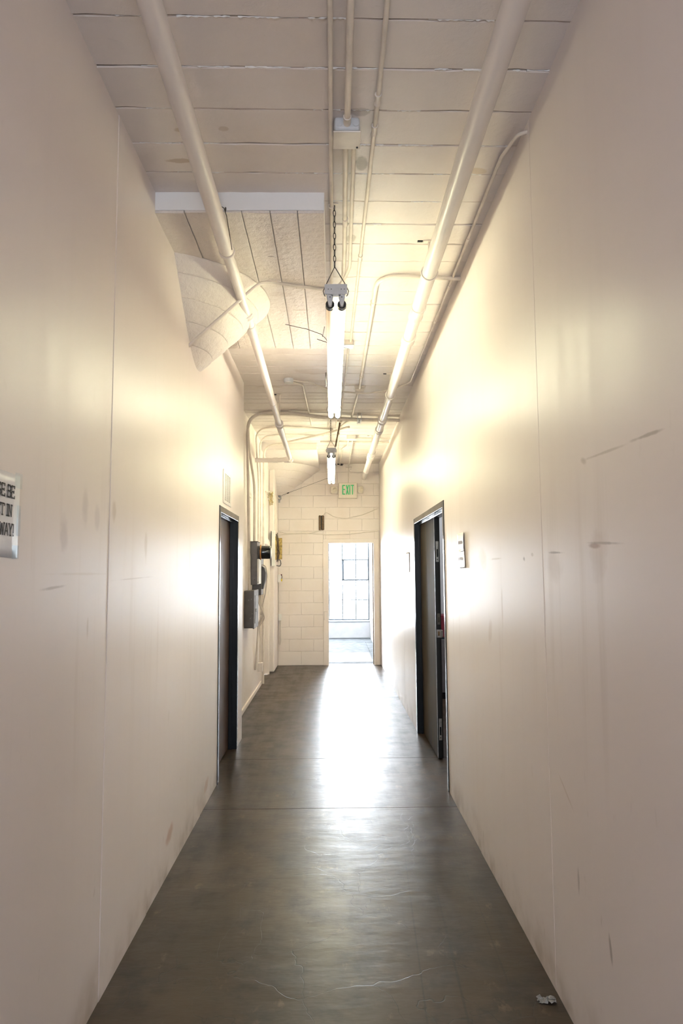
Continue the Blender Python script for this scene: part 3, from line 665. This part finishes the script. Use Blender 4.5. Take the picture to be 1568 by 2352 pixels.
for k in range(3): BX(-.958, -.955, 7.90+k*.09, 7.93+k*.09, 2.41, 2.44).build('slot', 'fixture', t)
jb = thing('junction_box', 'small cream outlet box low on the recessed wall', 'junction box', (-.95, 9.08, .25))
MB().box(-.969, -.915, 9.03, 9.13, .22, .33).build('body', 'block', jb, .004, 2); BX(-.916, -.911, 9.025, 9.135, .215, .335).build('cover', 'block', jb, .002, 1)
# stubs near the far end of the ceiling, feeding the exit sign
jb = thing('junction_box', 'oblong cream ceiling box behind the second lamp', 'junction box', (.26, 8.95, 3.26))
MB().box(.205, .325, 8.86, 8.98, 3.255, ZC+.003).build('body', 'block', jb, .004, 2); BX(.20, .33, 8.855, 8.985, 3.248, 3.255).build('cover', 'block', jb, .002, 1)
conduit('cream conduit dropping from the oblong ceiling box to the exit sign', [(.285, 8.97, 3.264), (.285, 9.1, 3.250), (.285, YE-.018, 3.250), (.279, YE-.018, 2.965)], .0085, bend=.05)
conduit('cream conduit with an offset bend from the oblong ceiling box to the far wall', [(.232, 8.97, 3.272), (.228, 9.10, 3.250), (.225, 9.35, 3.250), (.16, 9.75, 3.274), (.14, YE-.02, 3.278)], .0105, bend=.15)
conduit('thin cream conduit ending at the dark hole above the far wall', [(.095, 8.55, 3.252), (.09, 9.4, 3.252), (.085, YE-.02, 3.280)], .0105)
conduit('thicker of two cream conduits crossing the ceiling just before the exit sign', [(XR+.02, 9.25, 3.275), (-.15, 9.20, 3.275)], .012, straps=[((.62, 9.24, 3.275), (1, 0, 0))])
conduit('slim conduit from the right wall to the oblong ceiling box', [(XR+.02, 9.02, 3.278), (.325, 8.94, 3.275)], .008)
t = thing('strut_plate', 'small cream plate fixing the exit sign conduit at the ceiling corner', 'bracket', (.285, YE-.03, 3.27))
MB().box(.235, .335, YE-.05, YE-.0, 3.238, 3.2415).box(.235, .335, YE-.006, YE-.001, 3.19, 3.26).build('plate', 'block', t, .002, 1)
MB().cyl((.32, YE-.006, 3.21), (.32, YE-.010, 3.21), .006, 10).build('screw', 'steel', t)
# torn hole at the top of the block wall is left rough by the boards; old flex from ceiling to second lamp
t = thing('flex_conduit', 'dark ribbed flexible conduit dropping to the second lamp', 'conduit', (.06, 7.95, 3.28))
P = fillet([(.105, 8.02, 3.284), (.10, 7.99, 3.25), (.062, 8.02, 3.06), (.045, 8.02, 2.965)], .1)
rs = []; PP = []
for i in range(len(P)-1):
    for k in range(4):
        PP.append(P[i].lerp(P[i+1], k/4)); rs.append(.0085 if k % 2 else .0105)
MB().sweep(PP, rs, 10).build('flex_tube', 'brown', t)
MB().box(.06, .135, 7.985, 8.06, 3.284, ZC+.003).build('plate', 'conduit', t, .003, 1)
MB().cyl((.107, 8.02, 3.292), (.105, 8.015, 3.262), .016, 12).build('connector', 'conduit', t)

# ================================================================== FLUORESCENT LAMPS
def make_lamp(label, x, y, z, L, group, mats, extras=True):
    """x,y,z: middle of the near end plate's top edge"""
    root = thing('fluorescent_lamp', label, 'lamp', (x, y, z), group)
    w = .055
    MB().prism([(x-.034, z-.046), (x-.034, z-.004), (x+.034, z-.004), (x+.034, z-.046), (x+.014, z-.062), (x-.014, z-.062)], 1, y+.004, y+L-.004).build('channel_body', 'fixture', root)
    for yy, s in ((y, 1), (y+L, -1)):
        p = BX(x-w, x+w, min(yy, yy+s*.012), max(yy, yy+s*.012), z-.050, z).build('end_plate', 'grey_paint', root, .0015, 1)
        for dx in (-.037, -.022, .026, .041): MB().cyl((x+dx, yy-s*.001, z-.026), (x+dx, yy+s*.002, z-.026), .0022, 8).build('rivet', 'dark', p)
        for dx in (-.0285, .0285):
            a = x+dx
            h = MB().prism([(a-.0175, z-.050), (a+.0175, z-.050), (a+.010, z-.090), (a+.006, z-.108), (a-.006, z-.108), (a-.010, z-.090)], 1, min(yy+s*.004, yy+s*.022), max(yy+s*.004, yy+s*.022)).build('lamp_holder', 'grey_paint', root, .002, 1)
            MB().cyl((a, yy+s*.003, z-.064), (a, yy+s*.006, z-.064), .0028, 8).build('screw', 'dark', h)
            MB().sweep([(a, yy+s*.02, z-.094), (a, yy+s*.05, z-.094)], .0215, 20).build('socket', 'black', h)
            MB().torus((a, yy+s*.05, z-.094), (0, 1, 0), .0205, .0022, 24, 6).build('ring', 'steel', h)
    for dx, mt in ((-.0285, mats[0]), (.0285, mats[1])):
        MB().sweep([(x+dx, y+.052, z-.094), (x+dx, y+L-.052, z-.094)], .019, 20).build('tube', mt, root)
    lk = None
    for yy in (y+.02, y+L-.02):
        ap = Vector((x-.005, yy, z+.095))
        for s in (-1, 1):
            MB().sweep([ap, (x+s*(w-.006), yy, z+.002), (x+s*(w+.007), yy, z-.028), (x+s*(w+.001), yy, z-.048), (x+s*(w-.004), yy, z-.054)], .0022, 6).build('hanger_wire', 'dark_wire', root)
        zz = ap.z+.006; k = 0
        while zz < ZC-.012:
            if lk is None:
                q = [(.0062*math.cos(k*math.pi/7), 0, .0172*math.sin(k*math.pi/7)) for k in range(15)]; o = MB().sweep(q, .0019, 5, False).build('chain_link', 'dark_wire', root); o.matrix_parent_inverse = Matrix.Identity(4); lk = o.data
            else:
                o = bpy.data.objects.new('chain_link', lk); COL.objects.link(o); o.parent = root
            o.location = Vector((ap.x, yy, zz+.006))-Vector(root.location)
            o.rotation_euler = (0, 0, R_(20 if k % 2 else 110))
            zz += .0290; k += 1
        MB().sweep(fillet([(ap.x, yy, zz-.012), (ap.x+.008, yy, zz-.002), (ap.x, yy, zz+.01), (ap.x, yy, max(ZC+.004, zz+.012))], .006, 4), .0022, 6).build('ceiling_hook', 'dark_wire', root)
    return root
T1a, T1b = emit('lamp_tube_worn', 3.25, True), emit('lamp_tube_white', 3.25, False, 1.12)
T2 = emit('lamp_tube_white_far', 7.95, False)
f1 = make_lamp('nearer twin-tube fluorescent lamp hung on a chain from the ceiling', .026, 3.20, 2.893, 2.44, 'hanging twin-tube lamps', (T1a, T1b))
f2 = make_lamp('farther twin-tube fluorescent lamp hanging before the exit sign', -.001, 7.90, 2.953, 2.44, 'hanging twin-tube lamps', (T2, T2))
# loose wires tied round the nearer lamp
wy = 4.05
MB().sweep([at(655, 745, 1, wy), at(705, 756, 1, wy), at(738, 768, 1, wy), at(748, 778, 1, wy-.02), at(752, 786, 1, wy-.03)], .0018, 6).build('tie_wire', 'dark_wire', f1)
MB().sweep([at(728, 779, 1, wy), at(752, 787, 1, wy-.03), at(756, 789, 1, wy-.035)], .002, 6).build('tie_wire', 'dark_wire', f1)
MB().sweep([at(745, 750, 1, wy), at(743, 762, 1, wy), at(740, 774, 1, wy)], .0017, 6).build('tie_wire', 'dark_wire', f1)
MB().sweep([at(788, 798, 1, wy+.05), at(800, 801, 1, wy+.05)], .0017, 6).build('tie_wire', 'dark_wire', f1)
MB().torus((-.036, 4.75, 2.865), (1, 0, 0), .05, .004, 20, 6, .6).build('cord_loop', 'dark_wire', f1)

# ================================================================== EXIT SIGN
ex = thing('exit_sign', 'cream exit sign with green letters on the far block wall', 'exit sign', (.27, YE, 2.72))
x0, x1, z0, z1 = .115, .424, 2.716, 2.972
MB().box(x0, x1, YE-.052, YE+.001, z0, z1).build('housing', 'sign', ex, .008, 3)
fc = BX(x0+.01, x1-.01, YE-.055, YE-.052, z0+.01, z1-.01).build('face_plate', 'sign', ex, .002, 1)
lx, lz, lh = x0+.062, z1-.035, .160
def bar(mb, x0_, z0_, x1_, z1_, w, y0=YE-.0575, y1=YE-.055):
    d = Vector((x1_-x0_, 0, z1_-z0_)).normalized(); nrm = Vector((-d.z, 0, d.x))*w/2
    a, b = Vector((x0_, 0, z0_)), Vector((x1_, 0, z1_))
    mb.prism([((a+nrm).x, (a+nrm).z), ((b+nrm).x, (b+nrm).z), ((b-nrm).x, (b-nrm).z), ((a-nrm).x, (a-nrm).z)], 1, y0, y1); return mb
zt, zb_ = lz, lz-lh; cwid = .046; g = .062; bw = .017
mb = MB(); bar(mb, lx+bw/2, zt, lx+bw/2, zb_, bw)
for zz in (zt-bw/2, (zt+zb_)/2+.004, zb_+bw/2): bar(mb, lx+bw, zz, lx+cwid, zz, bw)
mb.build('letter', 'green', fc)
X = lx+g-.003; mb = MB(); bar(mb, X+.008, zt, X+cwid-.004, zb_, bw); bar(mb, X+cwid-.004, zt, X+.008, zb_, bw, YE-.0578, YE-.055); mb.build('letter', 'green', fc)
X = lx+2*g-.008; bar(MB(), X+bw/2, zt, X+bw/2, zb_, bw).build('letter', 'green', fc)
X = lx+2*g+.022; mb = MB(); bar(mb, X, zt-bw/2, X+cwid, zt-bw/2, bw); bar(mb, X+cwid/2, zt-bw, X+cwid/2, zb_, bw); mb.build('letter', 'green', fc)
for a, b in ((-.012, .100), (.438, .522)):
    h = MB().box(a, b, YE-.075, YE+.001, 2.800, 2.915).build('lamp_head', 'sign', ex, .012, 3)
    cxm = (a+b)/2+.01
    MB().sweep([(cxm, YE-.075, 2.855), (cxm, YE-.079, 2.855), (cxm, YE-.086, 2.855)], [.036, .034, .012], 20).build('lens', 'lens', h)
for a, b in ((.099, .116), (.423, .439)): MB().box(a, b, YE-.045, YE-.02, 2.84, 2.87).build('arm', 'sign', ex)

# ================================================================== THINGS ON THE LEFT WALL
vg = thing('vent_grille', 'cream louvred vent grille above the left door', 'vent', (XL, 5.38, 2.03))
y0, y1, z0, z1 = 5.18, 5.575, 2.035, 2.295
MB().box(XL, XL+.006, y0, y0+.05, z0, z1).box(XL, XL+.006, y1-.05, y1, z0, z1).box(XL, XL+.006, y0+.05, y1-.05, z0, z0+.025).box(XL, XL+.006, y0+.05, y1-.05, z1-.025, z1).build('frame', 'vent', vg, .0015, 1)
BX(XL+.0002, XL+.001, y0+.05, y1-.05, z0+.025, z1-.025).build('backing', 'dark', vg)
n = 20; sp = (z1-z0-.05)/n
for cidx in range(3):
    ya = y0+.05+cidx*.0985
    sl = MB()
    for k in range(n+1):
        zz = z0+.025+sp*k
        sl.box(XL+.001, XL+.0058, ya+.010, ya+.089, max(z0+.025, zz-sp*.27), min(z1-.025, zz+sp*.27))
    sl.build('louvre', 'vent', vg)
    for yy in (ya, ya+.088): BX(XL+.001, XL+.006, yy, yy+.0105, z0+.025, z1-.025).build('louvre_bar', 'vent', vg)

# paper notice, letters drawn with thick strokes and small serifs
GL = {'P': [[(0, 0), (0, 1)], [(0, 1), (.4, 1), (.55, .88), (.55, .65), (.4, .5), (0, .5)]], 'L': [[(0, 1), (0, 0), (.5, 0), (.5, .16)]], 'E': [[(.5, .84), (.5, 1), (0, 1), (0, 0), (.52, 0), (.52, .16)], [(0, .52), (.38, .52)], [(.38, .6), (.38, .44)]],
      'A': [[(0, 0), (.3, 1), (.6, 0)], [(.12, .34), (.48, .34)]], 'S': [[(.5, .85), (.4, 1), (.12, 1), (0, .85), (.05, .62), (.45, .42), (.52, .2), (.4, 0), (.1, 0), (0, .16)]], 'B': [[(0, 0), (0, 1), (.36, 1), (.48, .88), (.48, .64), (.36, .52), (0, .52)], [(.36, .52), (.54, .4), (.54, .14), (.4, 0), (0, 0)]],
      'Q': [[(.3, 0), (.08, .12), (0, .5), (.08, .88), (.3, 1), (.52, .88), (.6, .5), (.52, .12), (.3, 0)], [(.35, .2), (.62, -.12)]], 'U': [[(0, 1), (0, .2), (.12, 0), (.42, 0), (.54, .2), (.54, 1)]], 'I': [[(.1, 0), (.1, 1)], [(0, 0), (.2, 0)], [(0, 1), (.2, 1)]],
      'T': [[(0, .84), (0, 1), (.6, 1), (.6, .84)], [(.3, 1), (.3, 0)], [(.2, 0), (.4, 0)]], 'N': [[(.04, 0), (.04, 1), (.54, 0), (.54, 1)], [(.44, 1), (.64, 1)], [(-.06, 0), (.14, 0)]], 'H': [[(0, 0), (0, 1)], [(.54, 0), (.54, 1)], [(0, .52), (.54, .52)]],
      'W': [[(0, 1), (.2, 0), (.4, .9), (.6, 0), (.8, 1)], [(.72, 1), (.88, 1)], [(-.08, 1), (.08, 1)]], 'Y': [[(0, 1), (.3, .48), (.6, 1)], [(.3, .48), (.3, 0)], [(.2, 0), (.4, 0)], [(-.07, 1), (.08, 1)], [(.52, 1), (.67, 1)]], '!': [[(.08, 1), (.08, .26)], [(.08, .07), (.08, 0)]], ' ': []}
WD = {'W': .8, '!': .16, 'I': .2, ' ': .22, 'A': .6, 'Q': .6, 'T': .6, 'Y': .6}
def strokes(text, h, ye, z, x, parent, gap=.15, wk=.13, slope=0):
    """text whose right end stands at y=ye, on the wall plane x, seen from +x"""
    tot = sum(WD.get(c, .54)+gap for c in text)*h-gap*h; y = ye-tot
    for ch in text:
        if GL[ch]:
            mb = MB()
            for st in GL[ch]:
                for (a, b) in zip(st[:-1], st[1:]):
                    A = Vector((y+a[0]*h, z+a[1]*h + slope*(y+a[0]*h-ye))); B = Vector((y+b[0]*h, z+b[1]*h+slope*(y+b[0]*h-ye)))
                    d = (B-A).normalized(); nn = Vector((-d.y, d.x))*h*wk/2; A = A-d*h*wk/2.4; B = B+d*h*wk/2.4
                    mb.prism([tuple(A+nn), tuple(B+nn), tuple(B-nn), tuple(A-nn)], 0, x, x+.0004)
            mb.build('letter', 'ink', parent)
        y += (WD.get(ch, .54)+gap)*h
nt = thing('paper_notice', 'taped white paper notice with black capitals on the left wall', 'notice', (XL, 1.67, 1.55))
pa = MB()
yy0, yy1, zz0, zz1 = 1.525, 1.806, 1.548, 1.765
n = 8; vs = []; fs = []
for i in range(n+1):
    for j in range(n+1):
        u, v = i/n, j/n
        vs.append((XL+.0022+.0012*math.sin(u*7)*math.sin(v*5+1)**2, yy0+(yy1-yy0)*u-.004*(1-v), zz0+(zz1-zz0)*v-.006*u))
for i in range(n):
    for j in range(n): fs.append((i*(n+1)+j, (i+1)*(n+1)+j, (i+1)*(n+1)+j+1, i*(n+1)+j+1))
o = pa.add(vs, fs, True).build('sheet', 'paper', nt); sm = o.modifiers.new('thick', 'SOLIDIFY'); sm.thickness = .0006
for txt, px, py0, py1 in (('PLEASE BE', 33.5, 1118, 1145), ('QUIET IN', 26, 1160.5, 1186), ('HALLWAY!', 31, 1205, 1231)):
    a, b = at(px, py1, 0, XL+.004), at(px, py0, 0, XL+.004)
    strokes(txt, b.z-a.z, a.y, a.z, XL+.0039, nt, slope=-.02)
for (a, b, c, d) in ((1.775, 1.815, 1.725, 1.765), (1.79, 1.812, 1.60, 1.68), (1.77, 1.808, 1.54, 1.575)): BX(XL+.0042, XL+.0046, a, b, c, d).build('tape', 'glass', nt)

# electrical gear on the recessed wall
def screws(root, pts, r=.004, mat='dark'):
    for p, d in pts: p = Vector(p); MB().cyl(p, p+Vector(d)*.004, r, 8).build('screw', mat, root)
t = thing('breaker_box', 'dark grey breaker box at the corner of the recessed wall', 'electrical box', (XREC, 7.8, .89))
MB().box(XREC, -.872, 7.60, 8.02, .892, 1.302).build('body', 'grey_box', t, .004, 2)
c = MB().box(-.873, -.858, 7.592, 8.03, .885, 1.308).build('cover', 'grey_box2', t, .004, 2)
BX(-.858, -.853, 7.65, 7.97, .94, 1.25).build('door', 'grey_box2', c, .002, 1)
MB().box(-.853, -.838, 7.70, 7.72, 1.07, 1.10).build('latch', 'steel', c, .002, 1)
screws(t, [((-.90, 7.6, 1.0), (0, -1, 0)), ((-.92, 7.6, 1.2), (0, -1, 0)), ((-.89, 7.6, 1.21), (0, -1, 0)), ((-.88, 7.6, 1.05), (0, -1, 0))], .003, 'steel')
t = thing('meter_socket', 'tall dark grey meter socket with a round glass electric meter', 'electric meter', (XREC, 8.1, 1.33))
MB().prism([(XREC, 1.86), (-.872, 1.86), (-.872, 1.36), (-.945, 1.36), (-.945, 1.68), (-.952, 1.73), (XREC, 1.78)], 1, 8.0, 8.26).build('body', 'grey_box2', t, .004, 2)
MB().box(XREC-.0, -.866, 7.995, 8.265, 1.86, 1.868).build('top_cap', 'frame', t, .002, 1)
MB().box(-.872, -.852, 8.0, 8.26, 1.37, 1.66).build('cover', 'white_pl', t, .003, 1)
mc = Vector((-.868, 8.12, 1.742))
q = MB().sweep([mc, mc+Vector((.02, 0, 0))], .078, 28).build('mounting_ring', 'grey_box', t)
MB().torus(mc+Vector((.028, 0, 0)), (1, 0, 0), .083, .009, 32, 8).build('sealing_ring', 'copper', t)
q = MB().sweep([mc+Vector((.02, 0, 0)), mc+Vector((.135, 0, 0)), mc+Vector((.145, 0, 0)), mc+Vector((.148, 0, 0))], [.079, .079, .074, .055], 32).build('meter_glass', 'meter', t)
MB().sweep([mc+Vector((.148, 0, 0)), mc+Vector((.150, 0, 0))], .052, 24).build('face', 'white_pl', q)
screws(t, [((-.86, 8.0, 1.39), (0, -1, 0)), ((-.90, 8.0, 1.42), (0, -1, 0))], .005)
t = thing('disconnect_switch', 'grey disconnect switch with a curved side arm behind the meter socket', 'electrical box', (XREC, 8.5, 1.2))
MB().box(XREC, -.86, 8.36, 8.62, 1.23, 1.68).build('body', 'grey_box', t, .005, 2)
MB().prism([(-.86, 1.30), (-.845, 1.30), (-.815, 1.42), (-.812, 1.50), (-.83, 1.56), (-.86, 1.585)], 1, 8.42, 8.54).build('arm_guard', 'grey_box2', t, .004, 2)
MB().sweep(fillet([(-.862, 8.48, 1.60), (-.82, 8.48, 1.585), (-.798, 8.48, 1.48), (-.82, 8.48, 1.25), (-.855, 8.5, 1.12), (-.88, 8.55, .98)], .1), .008, 8).build('cable', 'conduit', t)
t = thing('cable_bundle', 'cream cables looping below the disconnect switch', 'cable', (-.9, 8.5, .9))
for k in range(3): MB().sweep(fillet([(-.93+.02*k, 8.52+.03*k, 1.24), (-.90+.02*k, 8.5, 1.12-.04*k), (-.86+.012*k, 8.56, 1.0-.03*k), (-.92, 8.6+.04*k, .86-.02*k), (-.955, 8.62+.04*k, .30)], .12), .009-.001*k, 8).build('cable', 'conduit', t)
# wires and open cabinet beside the far wall
t = thing('open_wiring_cabinet', 'open wiring cabinet with yellowed board and dark wires beside the far wall', 'cabinet', (-.88, 10.8, 1.6))
MB().box(-.922, -.866, 10.455, 10.485, 1.60, 2.14).build('door', 'fixture', t, .004, 2)
MB().box(-.932, -.922, 10.453, 10.487, 1.605, 2.135).build('door_edge', 'black', t)
MB().box(-.881, -.862, 10.55, 11.00, 1.70, 2.06).build('back_board', 'ply', t, .003, 1)
MB().box(-.862, -.79, 10.86, 10.88, 1.71, 2.05).build('side_board', 'ply', t, .003, 1)
for k in range(9):
    yb = 10.58+.03*k; rnd = lambda a: random.uniform(-a, a)
    MB().sweep(fillet([(-.86, yb, 2.1+rnd(.03)), (-.845+rnd(.012), yb+rnd(.04), 2.0), (-.835+rnd(.02), yb+rnd(.04), 1.9+rnd(.03)), (-.84+rnd(.015), yb+rnd(.05), 1.8), (-.85, yb+rnd(.05), 1.69+rnd(.03))], .05, 4), .005, 6).build('wire', 'brown' if k % 3 else 'dark_wire', t)
MB().sweep(fillet([(-.855, 10.62, 1.70), (-.80, 10.62, 1.70), (-.79, 10.62, 1.64), (-.80, 10.62, 1.60), (-.86, 10.62, 1.61)], .03), .008, 8).build('cable_loop', 'grey_box2', t)
for k in range(3):
    conduit(('leftmost', 'middle', 'rightmost')[k] + ' of three thin wires hanging from the column head to the wiring cabinet', [(-.872, 10.40+.14*k, 2.70), (-.868, 10.45+.12*k, 2.4), (-.868, 10.5+.10*k, 2.08)], .0055, name='wire', cat='wire', bend=.1)
t = thing('switch_box', 'small white box with red and yellow tags in the far left corner', 'switch box', (-.86, YE, 1.35))
MB().box(-.881, -.83, YE-.12, YE-.05, 1.345, 1.47).build('body', 'white_pl', t, .006, 2)
MB().box(-.832, -.812, YE-.10, YE-.08, 1.455, 1.475).build('tag', 'red', t); MB().box(-.828, -.808, YE-.10, YE-.085, 1.36, 1.40).build('tag', 'yellow', t)
MB().sweep([(-.818, YE-.09, 1.455), (-.812, YE-.09, 1.43), (-.818, YE-.09, 1.40)], .005, 6).build('chain', 'dark_wire', t)
t = thing('outlet_box', 'white outlet box at knee height by the far wall with a cord', 'outlet', (-.86, YE, .74))
MB().box(-.875, -.826, YE-.05, YE-.001, .725, .83).build('body', 'white_pl', t, .005, 2)
MB().sweep(fillet([(-.855, YE-.03, .73), (-.86, YE-.03, .5), (-.862, YE-.04, .36), (-.845, YE-.035, .33), (-.832, YE-.03, .40), (-.838, YE-.03, .6), (-.838, YE-.03, .73)], .04), .006, 8).build('cord', 'conduit', t)
conduit('thin conduit climbing the far left corner between the two white boxes', [(-.868, YE-.03, .83), (-.868, YE-.03, 1.36)], .006, cat='conduit')
# bent arm with a chrome hook and its line to the second lamp
hk = at(641, 1142, 1, YE-.06)
t = thing('wall_hook', 'bright metal hook on the far wall below the column head', 'hook', (hk.x, YE, hk.z-.05))
MB().box(hk.x-.018, hk.x+.012, YE-.012, YE, hk.z-.085, hk.z+.085).build('plate', 'steel', t, .003, 1)
MB().sweep(fillet([(hk.x, YE-.01, hk.z+.03), (hk.x+.025, YE-.05, hk.z+.03), (hk.x+.03, YE-.05, hk.z-.03), (hk.x, YE-.012, hk.z-.05)], .02), .008, 8).build('hook', 'steel', t)
conduit('cream conduit arm bending from the recessed wall down to the bright hook', [(-.945, 9.75, at(600, 1117, 0, -.945).z), (-.93, 10.15, at(610, 1117, 0, -.92).z), (hk.x, YE-.04, hk.z-.02)], .012, bend=.12)
e2 = at(745, 1072, 1, 10.33)
t = thing('guy_wire', 'thin taut wire from the second lamp to the bright hook', 'wire', (hk.x, YE-.05, hk.z))
MB().sweep([(-.05, 10.33, 2.935), (hk.x+.01, YE-.05, hk.z+.02)], .0022, 6).build('strand', 'dark_wire', t)
pm = Vector((-.05, 10.33, 2.935)).lerp(Vector((hk.x+.01, YE-.05, hk.z+.02)), .82); dd = Vector((-.8, .9, -.2)).normalized()
MB().sweep([pm-dd*.03, pm-dd*.015, pm+dd*.015, pm+dd*.03], [.004, .009, .009, .004], 8).build('crimp', 'dark_wire', t)
t = thing('cobweb_tuft', 'yellow tuft of old fibres in the corner under the column head', 'fibre tuft', (-.93, 10.2, 2.60))
tb = MB()
for k in range(60):
    p = Vector((-.945+random.uniform(0, .05), 10.2+random.uniform(-.25, .25), 2.60+random.uniform(-.06, .08)))
    tb.sweep([p, p+Vector((random.uniform(0, .03), random.uniform(-.06, .06), random.uniform(-.04, .04))), p+Vector((random.uniform(0, .04), random.uniform(-.1, .1), random.uniform(-.06, .05)))], .0022, 4, False)
tb.build('fibres', 'fluff', t)['kind'] = 'stuff'
# far wall: old brown bracket and sagging wires
bx = -.169
t = thing('old_bracket', 'rusty brown double bar bracket above the far doorway', 'bracket', (bx, YE, 2.19))
MB().box(bx-.045, bx+.045, YE-.008, YE, 2.20, 2.43).build('back_plate', 'brown', t, .003, 1)
for dx in (-.026, .022): MB().sweep([(bx+dx, YE-.02, 2.192), (bx+dx, YE-.02, 2.437)], .015, 12).build('bar', 'brown', t)
BX(bx-.002-.004, bx+.003, YE-.03, YE-.008, 2.2, 2.435).build('groove', 'dark', t)
def wall_wire(label, pts, r=.0058):
    P = fillet([Vector(at(x, y, 1, YE-.007)) for x, y in pts], .25, 6)
    t = thing('wall_wire', label, 'wire', P[0]); MB().sweep(P, r, 8).build('strand', 'conduit', t)
wall_wire('cream wire sagging from the brown bracket to the right wall', [(741, 1186), (748, 1175), (768, 1188), (795, 1191), (830, 1183), (866, 1169)])
wall_wire('cream wire from the brown bracket left to the wiring cabinet', [(738, 1218), (715, 1224), (690, 1225), (660, 1225), (642, 1222)])
wall_wire('cream wire skirting just above the far doorway casing', [(642, 1228), (700, 1225), (750, 1228), (800, 1227), (868, 1219)])

# ================================================================== THINGS ON THE RIGHT WALL
def curled_sheet(root, name, y0, y1, z0, z1, mat, curl=.01, skew=0, x=XR):
    n = 8; vs = []; fs = []
    for i in range(n+1):
        for j in range(n+1):
            u, v = i/n, j/n
            vs.append((x-.002-curl*max(0, (.25-u)*4)**2*.3-.0015*math.sin(v*6+u*3)**2, y0+(y1-y0)*u+skew*(1-v), z0+(z1-z0)*v+random.uniform(-.0015, .0015)))
    for i in range(n):
        for j in range(n): fs.append((i*(n+1)+j, (i+1)*(n+1)+j, (i+1)*(n+1)+j+1, i*(n+1)+j+1))
    o = MB().add(vs, fs, True).build(name, mat, root); q = o.modifiers.new('thick', 'SOLIDIFY'); q.thickness = .0007; return o
t = thing('paper_notice', 'torn yellowed paper notice on the right wall beside the double door', 'notice', (XR, 4.17, 1.52))
o = curled_sheet(t, 'sheet', 4.06, 4.29, 1.62, 1.735, 'paper_old', .02)
o = curled_sheet(t, 'torn_sheet', 4.055, 4.265, 1.52, 1.635, 'paper_old', .012, -.02)
fp = MB()
for zc in (1.675, 1.575):
    for k in range(4): fp.box(XR-.0062, XR-.0058, 4.12+.034*k, 4.142+.034*k, zc-.006+random.uniform(-.002, .002), zc+.012)
fp.build('faded_print', 'faded_ink', t)
for lab, px0, px1, py0, py1 in (('narrow old tape strip on the right wall nearest the far wall', 888, 892.5, 1273, 1306), ('wider torn paper strip on the right wall just past the double door', 932, 941, 1270, 1314)):
    a, b = at(px1, py1, 0, XR), at(px0, py0, 0, XR)
    t = thing('paper_scrap', lab, 'paper scrap', (XR, a.y, a.z)); curled_sheet(t, 'strip', a.y, b.y, a.z, b.z, 'tape', .004)
# crumpled scrap on the floor
p = at(1255, 2300, 2, 0)
t = thing('crumpled_wrapper', 'small crumpled clear wrapper on the floor by the right wall', 'litter', (p.x, p.y, 0))
n = 7; vs = []; fs = []
for i in range(n+1):
    for j in range(n+1):
        vs.append((p.x-.03+.06*i/n+random.uniform(-.004, .004), p.y-.016+.032*j/n+random.uniform(-.003, .003), .002+abs(random.gauss(0, .005))))
for i in range(n):
    for j in range(n): fs.append((i*(n+1)+j, (i+1)*(n+1)+j, (i+1)*(n+1)+j+1, i*(n+1)+j+1))
MB().add(vs, fs).build('wrapper', 'wrapper', t)
for o in bpy.data.objects:
    if '_w' in o: del o['_w']
